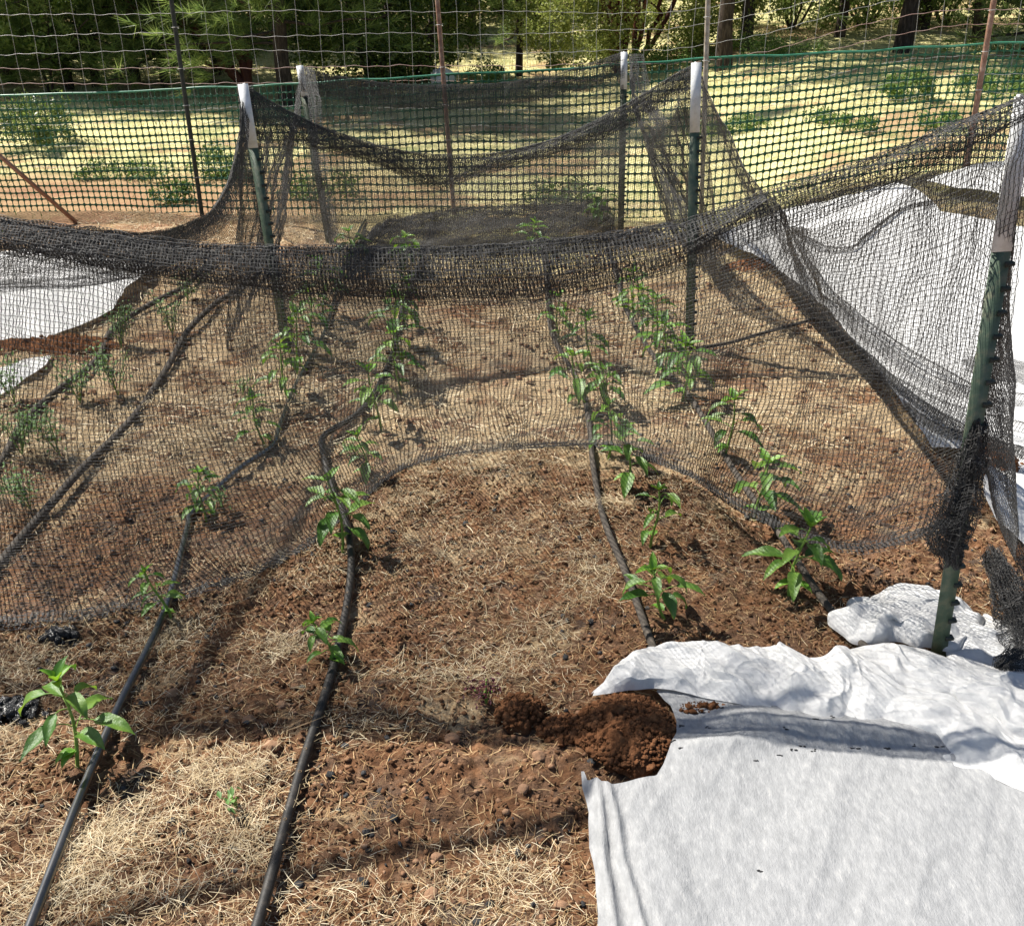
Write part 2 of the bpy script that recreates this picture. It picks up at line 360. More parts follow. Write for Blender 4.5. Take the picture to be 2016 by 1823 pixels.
X, Y = scatter_xy(62000, -1.7, 1.7, 1.0, 3.2, lambda a, b: np.clip(.55+.8*fbm(a*4, b*4, 95), .05, 1))
r = .0016+.0060*RNG.power(.3, len(X)); tag(build('soil_crumbs', [blobs(X, Y, r, ICO1, .35, .8)], M_CRUMB), 'loose crumbs of brown soil', kind='stuff')
tag(build('pebbles', [small, mid, farp], M_STONE), 'reddish pebbles and crumbs of dry earth over the bed', kind='stuff')
X, Y = scatter_xy(5200, -1.9, 1.9, 1.0, 3.6, lambda a, b: np.clip(.25+1.3*fbm(a*2.2, b*2.2, 133), .04, 1))
r = .003+.008*RNG.power(.4, len(X))
tag(build('charcoal_bits', [blobs(X, Y, r, ICO1)], M_CHAR), 'black charcoal crumbs scattered on the soil', kind='stuff')

# larger stones, each on its own
STN = [(490, 1417, .018, 'rounded tan stone between the two left drip tubes'), (535, 1475, .020, 'knobbly orange stone beside the matte left tube'),
 (340, 1372, .014, 'small tan pebble right of the shiny drip tube bend'), (555, 1385, .014, 'pale orange stone near the top of the left straw patch'),
 (465, 1310, .010, 'small clay pebble above the left straw patch'), (890, 1458, .016, 'brown rounded stone left of the soil mounds'),
 (1030, 1560, .014, 'squarish brown stone below the small soil mound'), (885, 1065, .013, 'orange pebble on the bare centre path'),
 (720, 1205, .014, 'light clay stone right of the matte left tube'), (1060, 1500, .016, 'reddish stone just below the soil mounds'),
 (860, 1690, .013, 'pointed tan pebble low on the centre path'), (1105, 1795, .014, 'dark grey stone near the cloth corner at the bottom'),
 (600, 1320, .012, 'tan pebble beneath the small pepper by the matte tube'), (850, 1768, .018, 'flat buff stone in the lit soil at the bottom'),
 (1540, 1280, .013, 'clay lump just behind the rolled cloth'), (1360, 1100, .014, 'clay pebble on the right bed between pepper plants')]
for x, y, r, lab in STN:
    p = atG(x, y); V0, F0 = ICO3
    d = norm(RNG.normal(0, 1, (7, 3))); V = V0.copy()
    for q in d: 
        k = V@q; V = V-np.maximum(0, k-.62)[:, None]*q[None]*.85
    V = V*(1+.06*vn(V0[:, 0]*3+r*900, V0[:, 1]*3+V0[:, 2]*2, 3))[:, None]*r*np.array([1.15, .95, .8])
    z = float(H(p[0], p[1])); tag(build('stone', [(V+np.array([p[0], p[1], z+r*.35]), F0)], M_STONE, smooth=True), lab, 'stone', 'larger stones on the bed')

# ---------------------------------------------------------------- soil heaps
def heap(name, cx, cy, rx, ry, h, label, seed, nclod=140, base=0.0, rot=0, cat='soil heap'):
    p = atG(cx, cy); nr, na = 70, 240
    R = np.linspace(0, 1, nr)[:, None]; A = np.linspace(0, 2*math.pi, na, endpoint=False)[None]
    edge = 1+.16*vn(A*1.3+seed, 0*A, seed)+.10*vn(A*4, 0*A+3, seed+1); edge = (edge+edge[:, ::-1])/2
    X = R*edge*np.cos(A)*rx; Y = R*edge*np.sin(A)*ry
    c, s = math.cos(rot), math.sin(rot); X, Y = X*c-Y*s, X*s+Y*c; X = X+p[0]; Y = Y+p[1]
    Z = gz(X, Y)+base+h*(1-R**2)**.8*(1+.25*vn(X*14, Y*14, seed)) + .014*np.abs(vn(X*30, Y*30, seed+3))*(1-R**6) + .009*vn(X*70, Y*70, seed+4)*(1-R**6) + .004*vn(X*160, Y*160, seed+5)*(1-R**6) - .012*R**8
    V = np.stack([X+0*R, Y+0*R, Z], -1); V = V.reshape(-1, 3)
    i = np.arange(nr*na).reshape(nr, na); F = np.stack([i[:-1], i[1:], np.roll(i[1:], -1, 1), np.roll(i[:-1], -1, 1)], -1).reshape(-1, 4)
    rr = np.sqrt(RNG.uniform(0, 1, nclod))*1.02; aa = RNG.uniform(0, 6.28, nclod)
    qx, qy = rr*np.cos(aa)*rx, rr*np.sin(aa)*ry; qx, qy = qx*c-qy*s+p[0], qx*s+qy*c+p[1]
    r = (.0014+.0075*RNG.power(.16, nclod))*(.7+.4*rr); V1, F1 = blobs(qx, qy, r, ICO2, 0, .8)
    zz = np.repeat(gz(qx, qy)-H(qx, qy)+base+h*np.maximum(0, 1-rr**2)**.8+.006, len(ICO2[0])); V1[:, 2] += zz
    return tag(build(name, [(V, F), (V1, F1)], M_HEAP, smooth=True), label, cat, 'heaps of loose soil')
heap('soil_heap', 1235, 1450, .115, .125, .050, 'large crumbly red soil heap weighing down the corner of the white cloth', 3, 4200, .01)
heap('soil_heap', 1025, 1408, .060, .055, .045, 'small smooth soil mound left of the large heap', 8, 900)
heap('soil_heap', 1120, 1440, .075, .05, .014, 'low spread of loose soil between the two mounds', 22, 700)
heap('soil_heap', 1378, 1412, .055, .022, .012, 'little patch of soil under the left end of the rolled cloth', 12, 90, .022)
heap('soil_heap', 1875, 1440, .060, .032, .012, 'patch of crumbly soil on the cloth below its rolled edge at right', 17, 120, .026)
heap('soil_heap', 1480, 530, .17, .10, .03, 'soil patch at the far left tip of the right white cloth', 31, 120, .01)
heap('soil_heap', 1955, 918, .10, .16, .04, 'soil patch on the cloth just right of the near post', 37, 150, .01)
heap('soil_heap', 180, 612, .17, .10, .03, 'brown soil patch on the left white cloth', 41, 120, .012)
heap('soil_heap', 90, 690, .42, .10, .045, 'ridge of dark soil along the near edge of the left white cloth', 47, 260, .01)

# ---------------------------------------------------------------- drip tubes
def tube(pts, r, m_, label, wav=.0, sub=None, group='black drip tubes laid along the beds'):
    W = np.array([atG(*p) for p in pts]); Q = respl(W, 160)
    Q[:, 2] = gz(Q[:, 0], Q[:, 1])+r+.010+.006*vn(Q[:, 1]*3, Q[:, 0]*0, 7)
    t = norm(np.gradient(Q, axis=0)); Q[:, 0] += wav*vn(Q[:, 1]*6, Q[:, 0]*0+pts[0][0], 9)
    o = build('drip_tube', tubes(Q, r, 16), m_, smooth=True)
    return tag(o, label, 'drip tube', group), Q
tube([(30, 1930), (72, 1823), (170, 1560), (240, 1400), (328, 1212), (372, 1050), (380, 1020), (470, 935), (538, 888), (552, 850), (590, 755), (640, 665), (662, 590), (690, 500), (720, 440)], .0105, M_TUBES, 'shiny black drip tube with a bright sun streak at lower left')
o4, Q4 = tube([(480, 1930), (515, 1823), (590, 1545), (660, 1320), (692, 1145), (684, 1045), (655, 970), (637, 900), (640, 868), (700, 830), (738, 785), (775, 700), (797, 600), (830, 520), (850, 450)], .0115, M_TUBE, 'matte black drip tube with pale emitter rings left of centre')
tube([(1292, 1310), (1278, 1270), (1235, 1150), (1190, 1040), (1168, 930), (1160, 850), (1142, 770), (1088, 670), (1078, 600), (1070, 500), (1065, 450)], .0105, M_TUBED, 'dusty black drip tube along the inner right pepper row')
tube([(1712, 1300), (1620, 1195), (1530, 1060), (1440, 930), (1362, 800), (1290, 715), (1235, 625), (1215, 560), (1190, 470)], .0105, M_TUBED, 'dusty black drip tube along the outer right pepper row')
tube([(-120, 1060), (0, 928), (45, 850), (110, 785), (190, 722), (228, 655), (310, 602), (375, 566), (430, 500)], .014, M_TUBED, 'dusty drip tube farthest left beside the white cloth')
tube([(-80, 1230), (20, 1105), (150, 950), (262, 838), (322, 750), (372, 662), (425, 608), (475, 572), (520, 500)], .014, M_TUBED, 'dusty drip tube second from the left under the net')
tube([(1362, 694), (1430, 684), (1510, 662), (1590, 640), (1650, 612)], .008, M_TUBED, 'short dark feeder tube crossing the soil right of the middle right post')
for k in (3, 5, 6, 9, 14, 15, 22, 28):                      # pale rings printed on the tube
    i = 4+k*2; c = Q4[i]; t = norm(Q4[i+1]-Q4[i-1]); a = np.linspace(0, 6.283, 14)
    sdv = np.cross(t, [0, 0, 1.]); sdv = norm(sdv)
    th = RNG.uniform(-.3, .3); n_ = norm(np.array([0, -.35, 1.])+sdv*th); n_ = norm(n_-t*np.dot(n_, t)); s2 = np.cross(t, n_)
    ring = c+n_*.0118+ (np.cos(a)[:, None]*t+np.sin(a)[:, None]*s2)*.0036
    build('emitter_ring', tubes(ring, .0004, 3), M_STRAWD, parent=o4)

# ---------------------------------------------------------------- steel posts
def tpost(base, top, label, white=.24, studside=1, mp=M_POSTG, group='steel T posts holding the nets', w_=.040, dark=False):
    base = np.array(base); top = np.array(top); ax = norm(top-base); Lp = np.linalg.norm(top-base)
    sx = norm(np.array([1, .0, 0])-ax*ax[0]); sy = np.cross(ax, sx)
    root = thing('steel_post', base, label, 'post', group)
    def prof(z0, z1, g=0):
        w2 = w_/2+g; t = .002+g
        out = []
        for (a0, a1, b0, b1) in ((-w2, w2, -t-.002, t-.002), (-t, t, t-.002, .030+g)):
            V = [base+ax*z+sx*a+sy*b for z in (z0, z1) for a, b in ((a0, b0), (a1, b0), (a1, b1), (a0, b1))]
            out.append((np.array(V), np.array([[0, 1, 5, 4], [1, 2, 6, 5], [2, 3, 7, 6], [3, 0, 4, 7], [4, 5, 6, 7], [3, 2, 1, 0]])))
        return out
    zs = Lp-white
    pts = prof(-.12, zs if white else Lp)
    k = .06
    while k < (Lp-.03):
        c = base+ax*k-sy*.009*1
        V = [c+sx*a*.011+sy*b*.010+ax*q*.010*(1-.3*(b < 0)) for q in (-.5, .5) for a, b in ((-1, -1), (1, -1), (1, 1), (-1, 1))]
        side = base+ax*k+sx*studside*(w_/2+.001)
        V2 = [side+sx*a*.010*1+sy*b*.008+ax*q*.012*(1 if a < 0 else .6) for q in (-.5, .5) for a, b in ((-1, -1), (1, -1), (1, 1), (-1, 1))]
        FF = np.array([[0, 1, 5, 4], [1, 2, 6, 5], [2, 3, 7, 6], [3, 0, 4, 7], [4, 5, 6, 7], [3, 2, 1, 0]])
        if k < zs: pts.append((np.array(V2), FF, 1))
        k += .054
    build('shaft', pts, [mp, M_POSTD], parent=root)
    if white: build('white_tip', prof(zs, Lp, .0006), M_POSTW, parent=root)
    return root
pA = atG(1846, 1293); pAt = atY(2016, 190, pA[1]+.0); pAt[0] -= .012
tA = np.array([pA[0]+.0, pA[1], 0]); 
tpost(pA, atY(2018, 190, pA[1]), 'near green T post at right with net bunched round it', .31)
pB = atG(567, 700); tpost(pB, atY(478, 166, pB[1]), 'left post of the middle pair, white tipped', .25)
pC = atG(1357, 685); tpost(pC, atY(1371, 124, pC[1]), 'right post of the middle pair with a tall white tip', .27)
pE = atG(1222, 455); tpost(pE, atY(1229, 103, pE[1]), 'white tipped post at the far right corner of the net pen', .21)
pD = atG(648, 478); tpost(pD, atY(590, 130, pD[1]), 'white tipped post at the far left corner of the net pen', .17)

# fence line posts
FL = np.array([-2.19, 7.2]); FR = np.array([2.95, 6.65]); FD = FR-FL
def onF(x, y, off=0.0):
    v = ray(x, y); n_ = np.array([-FD[1], FD[0]]); d = n_@FL/np.linalg.norm(n_)+off; n_ = n_/np.linalg.norm(n_)
    t = d/(v[0]*n_[0]+v[1]*n_[1]); return np.array([v[0]*t, v[1]*t, CAMZ+v[2]*t])
def fpost(xt, xb, yb, m_, label, r=.016, tee=False):
    b = onF(xb, yb); b[2] = float(gz(b[0], b[1])); t = onF(xt, 0); ax = norm(t-b); top = b+ax*2.1
    root = thing('fence_post', b, label, 'fence post', 'posts of the wire fence')
    if tee:
        sx = norm(np.array([FD[0], FD[1], 0])); sy = np.cross(ax, sx); pr = []
        for (a0, a1, b0, b1) in ((-.02, .02, -.004, 0), (-.003, .003, 0, .03)):
            V = [b+ax*z+sx*a+sy*c for z in (-.1, 2.1) for a, c in ((a0, b0), (a1, b0), (a1, b1), (a0, b1))]
            pr.append((np.array(V), np.array([[0, 1, 5, 4], [1, 2, 6, 5], [2, 3, 7, 6], [3, 0, 4, 7], [4, 5, 6, 7], [3, 2, 1, 0]])))
        build('shaft', pr, m_, parent=root)
    else:
        build('shaft', tubes(np.linspace(b-ax*.1, top, 12), r, 12, True), m_, parent=root, smooth=True)
    for z in (.25, .5, .72, .95, 1.2, 1.5):
        a = np.linspace(0, 6.6, 12); c = b+ax*z
        build('tie_wire', tubes(np.stack([c[0]+np.cos(a)*(r+.008), c[1]+np.sin(a)*(r+.008), c[2]+a*.002], 1), .0018, 4), M_WIRE, parent=root)
fpost(337, 397, 418, M_POSTD, 'dark steel fence post at left', .015)
fpost(861, 894, 420, M_POSTB, 'brown steel fence post rising behind the net pen', .015)
fpost(1394, 1383, 380, M_POSTL, 'pale steel fence post just right of the tall white tipped post', .016)
fpost(1957, 1899, 345, M_POSTB, 'light rusty fence post at the far right', .017)
fpost(-330, -230, 440, M_POSTD, 'dark steel fence post beyond the left frame edge', .015)
# leaning rusty angle iron, lower left
b = atG(155, 440); t = onF(0, 305, -.35); ax = norm(t-b); Lb = 1.5
sx = norm(np.cross(ax, [0, 0, 1.])); sy = np.cross(ax, sx); pr = []
for (a0, a1, b0, b1) in ((-.016, .016, -.003, 0), (-.002, .002, 0, .022)):
    V = [b+ax*z+sx*a+sy*c for z in (-.05, Lb) for a, c in ((a0, b0), (a1, b0), (a1, b1), (a0, b1))]
    pr.append((np.array(V), np.array([[0, 1, 5, 4], [1, 2, 6, 5], [2, 3, 7, 6], [3, 0, 4, 7], [4, 5, 6, 7], [3, 2, 1, 0]])))
tag(build('brace_post', pr, M_POSTB), 'rusty brown iron stake leaning against the fence at lower left', 'stake')

# ---------------------------------------------------------------- green plastic mesh fence
def green_fence():
    cell = .0455; NC, NR = 200, 17
    topx = [-340, 0, 340, 600, 862, 1130, 1392, 1700, 2016, 2300]; topy = [196, 190, 178, 166, 147, 136, 118, 100, 86, 74]
    T = np.array([onF(a, b, .03) for a, b in zip(topx, topy)])
    uu = np.linspace(0, 1, NC+1); Xs = np.interp(uu, [0, 1], [T[0, 0], T[-1, 0]])
    def row(f):                       # f = 0 top, 1 bottom
        tz = np.interp(Xs, T[:, 0], T[:, 2]); y = np.interp(Xs, T[:, 0], T[:, 1])
        bz = gz(Xs, y)+.0
        return np.stack([Xs, y+.03*np.sin(Xs*2.3+f*2)+.012*vn(Xs*5, Xs*0+f*6, 4), tz+(bz-tz)*f+.008*vn(Xs*4, Xs*0+f*8, 8)], 1)
    N = np.stack([row(f) for f in np.linspace(0, 1, NR+1)], 1)    # NC+1, NR+1
    # slack folds the top rows together between the posts
    P00, P10, P11, P01 = N[:-1, :-1], N[1:, :-1], N[1:, 1:], N[:-1, 1:]
    def pt(a, b): return (P00*((1-a)*(1-b))+P10*(a*(1-b))+P11*(a*b)+P01*((1-a)*b))
    lo, hi, vlo, vhi, c = .075, .925, .10, .90, .16
    inn = [(lo+c, vlo), (hi-c, vlo), (hi, vlo+c), (hi, vhi-c), (hi-c, vhi), (lo+c, vhi), (lo, vhi-c), (lo, vlo+c)]
    outr = [(.3, 0), (.7, 0), (1, .3), (1, .7), (.7, 1), (.3, 1), (0, .7), (0, .3)]
    cor = [(0, 0), (1, 0), (1, 1), (0, 1)]
    pts = np.stack([pt(a, b) for a, b in inn+outr+cor], 2)         # ..,20,3
    n = pts.shape[0]*pts.shape[1]; base = (np.arange(n)*20)[:, None, None]
    q = np.array([[i, (i+1) % 8, 8+(i+1) % 8, 8+i] for i in (0, 1, 2, 3, 4, 5, 6, 7)])
    tq = np.array([[8+7, 16, 8, 8], ])
    tri = np.array([[15, 16, 8], [9, 17, 10], [11, 18, 12], [13, 19, 14]])
    V = pts.reshape(-1, 3)
    o = build('mesh_fence', [(V, (q[None]+base).reshape(-1, 4)), (V, (tri[None]+base).reshape(-1, 3))], M_GFEN)
    md = o.modifiers.new('thickness', 'SOLIDIFY'); md.thickness = .002
    tag(o, 'green plastic safety mesh with rounded square holes along the wire fence', 'fence')
    e = N[:, 0]+np.array([0, 0, .004]); build('top_edge', tubes(e[None], .006, 6), mat('green_edge_plastic', [(.03, .17, .09), (.05, .24, .14), (.10, .33, .20)], 8, .35, spec=.5), parent=o, smooth=True)
green_fence()

# ---------------------------------------------------------------- woven wire fence
def wire_fence():
    b = onF(900, 400, .05); root = None
    hs = []; xs_ = np.linspace(-4.2, 4.4, 260); yl = FL[1]+(xs_-FL[0])*FD[1]/FD[0]+.05
    g = gz(xs_, yl)
    zrel = [.32, .47, .60, .70, .86, .955, 1.05, 1.16, 1.28, 1.41, 1.55, 1.70, 1.85]
    for k, z in enumerate(zrel):
        wob = .0035*np.sin(xs_*2*math.pi/.15+k)+.018*vn(xs_*1.3, xs_*0+k, 3)+.005*vn(xs_*6, xs_*0+k, 13)
        hs.append(np.stack([xs_, yl+.006*vn(xs_*6, xs_*0+k, 5), g+z+wob], 1))
    Hh = np.array(hs); zb = .955
    parts = tubes(Hh[[i for i, z in enumerate(zrel) if z not in (.86, .955)]], .0012, 4)
    vx = np.arange(-4.15, 4.35, .148); v = []
    for x in vx:
        zz = np.linspace(.30, 1.86, 26); y = FL[1]+(x-FL[0])*FD[1]/FD[0]+.055
        v.append(np.stack([x+.006*vn(zz*7, zz*0+x, 3)+.004*np.sin(zz*8+x*3), y+0*zz, float(gz(x, y))+zz], 1))
    parts += tubes(np.array(v), .0010, 4)
    kn = []
    o = build('wire_fence', parts, M_WIRE); tag(o, 'tall galvanised woven wire fence behind the green mesh', 'fence')
    for i, z in enumerate(zrel):
        if z in (.86, .955): build('barbed_wire', tubes(Hh[i], .0018, 4), M_WIRER, parent=o)
wire_fence()

# ---------------------------------------------------------------- nets, every thread a strand of its own
def net_grid(rows, vs, nu, nv, wr=0.0, wfreq=(6, 2), seed=1, jit=.0012, wdir=(0, 1, .3)):
    """rows: 3-D guide curves from the top edge to the hem at the fractions vs"""
    u = np.linspace(0, 1, nu); C = np.array([respl(r_, nu) for r_ in rows])          # k,nu,3
    v = np.linspace(0, 1, nv); out = np.zeros((nu, nv, 3))
    k = np.searchsorted(vs, v, side='right')-1; k = np.clip(k, 0, len(vs)-2)
    f = (v-np.array(vs)[k])/(np.array(vs)[k+1]-np.array(vs)[k]); f = f[None, :, None]
    g = lambda q: C[np.clip(q, 0, len(vs)-1)].transpose(1, 0, 2)
    a, b, c, d = g(k-1), g(k), g(k+1), g(k+2)
    lin = b*(1-f)+c*f
    cub = .5*((2*b)+(-a+c)*f+(2*a-5*b+4*c-d)*f*f+(-a+3*b-3*c+d)*f**3)
    out = lin*.4+cub*.6
    U, Vv = np.meshgrid(u, v, indexing='ij')
    n = fbm(U*wfreq[0]*(1+.4*np.sin(Vv*3+seed)), Vv*wfreq[1]+seed, seed, 4)+.5*np.abs(vn(U*wfreq[0]*2.5+Vv*4, Vv*wfreq[1], seed+5))
    out = out+(wr*n)[..., None]*np.array(wdir)
    n2 = fbm(U*wfreq[0]*1.7+9, Vv*wfreq[1]*1.7, seed+40, 3)
    out[..., 0] += wr*.5*n2*(1-np.abs(2*U-1)**6)
    if nv > 20 and nu > 20:                                   # cells stretch and bunch unevenly
        du, dv = np.gradient(out, axis=0), np.gradient(out, axis=1)
        a = 1.5*vn(U*nu/11, Vv*nv/26, seed+70)+.8*vn(U*nu/5, Vv*nv/14, seed+71); b = 1.3*vn(U*nu/24, Vv*nv/9, seed+72)+.7*vn(U*nu/13, Vv*nv/5, seed+73)
        ed = np.minimum(1, np.minimum(U, 1-U)*25)*np.minimum(1, np.minimum(Vv, 1-Vv)*18)
        out = out+(a*ed)[..., None]*du+(b*ed)[..., None]*dv
    out += RNG.normal(0, jit*.45, out.shape)
    return out
def threads(Gd, rc=.0011, rr=.0006, chain=.0016, floor=.004):
    if floor is not None:
        zf = H(Gd[..., 0], Gd[..., 1])+floor; Gd[..., 2] = np.maximum(Gd[..., 2], zf)
    nu, nv, _ = Gd.shape; out = []
    if chain:
        alt = ((np.arange(nv) % 2)*2-1)[None, :, None]*chain*.55
        du = norm(np.gradient(Gd, axis=0))
        out += tubes(Gd+du*(alt+chain*.6), rc*.62, 3); out += tubes(Gd+du*(-alt-chain*.6), rc*.62, 3)
    else: out += tubes(Gd, rc, 3)
    out += tubes(Gd.transpose(1, 0, 2), rr, 3)
    return out
YL, YR = 2.35, float(pA[1])-.03
def fy(x): return YL+(YR-YL)*np.clip((x+100)/2000., 0, 1.1)
TOP = [(-420, 392), (-200, 405), (0, 430), (200, 460), (400, 482), (650, 487), (900, 486), (1100, 470), (1320, 438), (1500, 376), (1700, 312), (1850, 256), (2040, 178)]
BOT = [(-420, 470), (-200, 478), (0, 492), (200, 530), (400, 560), (650, 588), (900, 592), (1100, 580), (1320, 528), (1500, 462), (1700, 385), (1850, 310), (2040, 214)]
T3 = np.array([atY(x, y, fy(x)) for x, y in TOP]); B3 = np.array([atY(x, y, fy(x)-.01) for x, y in BOT])
HEM = [(-420, 1200, 0), (-160, 1228, 0), (60, 1235, 0), (230, 1215, 0), (400, 1165, 0), (560, 1112, 0), (660, 1065, 0), (705, 995, 0), (790, 930, 0), (930, 900, 0), (1060, 888, 0), (1180, 886, .01), (1290, 908, .03), (1400, 962, .08), (1500, 1030, .10), (1640, 1072, .10), (1760, 1112, .06), (1850, 1098, .10), (1905, 1030, .20)]
H3 = np.array([atG(x, y, z) for x, y, z in HEM])
def front_net():
    parts = []
    # single layer from the fold down to the hem; the lower third rests on the ground
    h = respl(H3, 13)
    b3 = respl(B3, 13); mid1 = b3*.62+h*.38+np.array([0, -.05, -.03]); mid2 = b3*.28+h*.72+np.array([0, -.03, -.06])
    g = net_grid([T3, b3, mid1, mid2, h], [0, .10, .42, .74, 1], 300, 112, .030, (9, 2.2), 3, .0018)
    parts += threads(g, .0013, .00075, .0018)
    # folded band: three more layers
    for k, (dy, nu, ke) in enumerate(((-.012, 330, 13), (-.022, 250, 10), (.010, 235, 9))):
        b = B3.copy(); b[:, 2] += (-.008, .012, .004)[k]; tt = T3.copy(); tt[:, 2] -= (0, .006, .003)[k]; b[:, 1] += dy; tt[:, 1] += dy*.5
        tt, b = tt[:ke], b[:ke].copy(); b[-1] = tt[-1]*.85+b[-1]*.15 if ke < 13 else b[-1]; mid = (tt+b)/2+np.array([0, dy*1.6, 0])
        g = net_grid([tt, mid, b], [0, .5, 1], nu, 15, .007, (30, 2), 11+k, .0022)
        parts += threads(g, .0012, .0008, .0016, None)
    # gathered hem cord lying on the soil
    for k in range(2):
        hh = h.copy(); hh[:, 1] += .010*k+.002; hh[:, 1] += .02*vn(hh[:, 0]*7, hh[:, 0]*0, 55+k); g = net_grid([hh, hh+np.array([0, .026, .008])], [0, 1], 300, 5, .016, (26, 2), 31+k, .003)
        parts += threads(g, .0013, .0009, .0015)
    return parts
fn = build('garden_net', front_net(), M_NET)
tag(fn, 'black shade net swagged across the front with a thick folded top band', 'net', 'black nets over the pepper beds')

# right side net: from the middle right post and the near post down over the cloth
topC = atY(1371, 130, pC[1]+.04); topA = atY(2018, 205, pA[1])
def right_net():
    mp = [topC, atY(1402, 205, 4.25), atY(1442, 292, 4.0), atY(1503, 378, 3.7), atY(1556, 440, 3.35), atY(1625, 440, 2.95), atY(1760, 395, 2.6), atY(1900, 300, 2.3), topA, atY(1995, 480, pA[1]+.02), atY(1958, 700, pA[1]+.03), atY(1925, 850, pA[1]+.05)]
    gl = [atG(1375, 455, .03), atG(1430, 462, .03), atG(1485, 478, .03), atG(1530, 520, .03), atG(1560, 580, .03), atG(1610, 625, .03), atG(1680, 700, .03), atG(1745, 765, .03), atG(1810, 815, .03), atG(1880, 850, .03), atG(1925, 905, .04), atG(1960, 1010, .05), atG(2010, 1130, .06)]
    mp = respl(mp, 12); gl = respl(gl, 12)
    o1 = gl+np.array([.42, .05, .02]); o2 = gl+np.array([1.0, .20, .0]); o3 = gl+np.array([1.7, .35, 0])
    for a in (o1, o2, o3): a[:, 2] = gz(a[:, 0], a[:, 1])+.03
    g = net_grid([mp, mp*.5+gl*.5+np.array([.05, 0, -.05]), gl, o1, o2, o3], [0, .13, .26, .5, .78, 1], 300, 215, .045, (6, 5), 21, .0012, (.2, .2, .7))
    parts = threads(g, .0010, .0008, 0, .006)
    # bunched folds fanning out from under the band towards the near post
    FO = [[(1545, 470), (1550, 530), (1580, 590), (1660, 665), (1740, 745), (1830, 815), (1895, 860)], [(1550, 470), (1590, 560), (1680, 640), (1780, 720), (1880, 770), (2020, 790)],
          [(1560, 465), (1620, 560), (1720, 650), (1800, 705), (1900, 760), (1960, 800)], [(1560, 455), (1650, 500), (1720, 455), (1790, 410), (1900, 395)], [(1555, 480), (1600, 600), (1720, 720), (1850, 800), (2030, 850)],
          [(1620, 640), (1700, 700), (1800, 790), (1900, 850), (2030, 905)], [(1780, 800), (1850, 850), (1930, 870), (2040, 900)]]
    for k, f in enumerate(FO):
        c0 = respl([atG(x, y, .05+.01*k) for x, y in f], 9); hw = np.array([.012, .02, .03, .03, .035, .03, .03, .035, .04])[:, None]*np.array([[.7, .5, .25]])*(1.1 if k < 2 else .8)
        g = net_grid([c0-hw, c0+np.array([0, 0, .02]), c0+hw], [0, .5, 1], 230, 8, .012, (6+k, 1.5), 61+k, .002, (.4, .3, .5)); parts += threads(g, .0011, .0007, 0, .01)
    return parts
tag(build('garden_net', right_net(), M_NET), 'black net draped from the posts down over the white cloth at right', 'net', 'black nets over the pepper beds')

def bunch(path, rad, nu, nv, seed, layers=2, rc=.0009, wr=.012):
    Q = respl(path, nu); t = norm(np.gradient(Q, axis=0)); ref = np.array([1., 0, .1]); n1 = norm(np.cross(t, ref)); n2 = np.cross(t, n1); out = []
    rad = np.interp(np.linspace(0, 1, nu), np.linspace(0, 1, len(rad)), rad)
    for l in range(layers):
        a = np.linspace(0, 2*math.pi, nv); U, A = np.meshgrid(np.linspace(0, 1, nu), a, indexing='ij')
        rr = rad[:, None]*(1-.3*l)*(1+.35*vn(np.cos(A)*3+U*9, np.sin(A)*3+seed+l, seed)+.25*np.abs(vn(A*5, U*12, seed+2)))
        g = Q[:, None]+rr[..., None]*(np.cos(A)[..., None]*n1[:, None]+np.sin(A)[..., None]*n2[:, None]); g += RNG.normal(0, .0012, g.shape); g[..., 2] += .010*np.sin(A*3+U*5+l)+.012*vn(A*1.5, U*16, seed+8)
        out += threads(g, rc, .0008, 0, .004)
    return out
kp = [atY(1925, 830, pA[1]+.0), atY(1905, 940, pA[1]-.03), atY(1885, 1010, pA[1]-.05), atY(1862, 1060, pA[1]-.06), atY(1880, 1100, pA[1]-.02)]
bn = bunch(kp, [.014, .030, .042, .044, .016], 62, 30, 5, 3, wr=.02)
tag(build('net_bundle', bn, M_NET), 'gathered knot of black net tied round the near green post', 'net', 'bunched ends of black net')
kp = [atG(1950, 1090, .10), atG(1985, 1160, .10), atG(2010, 1220, .07), atG(2020, 1290, .05), atG(1965, 1318, .04)]
bn = bunch(kp, [.02, .03, .055, .05, .02], 75, 38, 9, 3, wr=.02)
tag(build('net_bundle', bn, M_NET), 'loose black net end heaped on the crumpled white cloth at far right', 'net', 'bunched ends of black net')

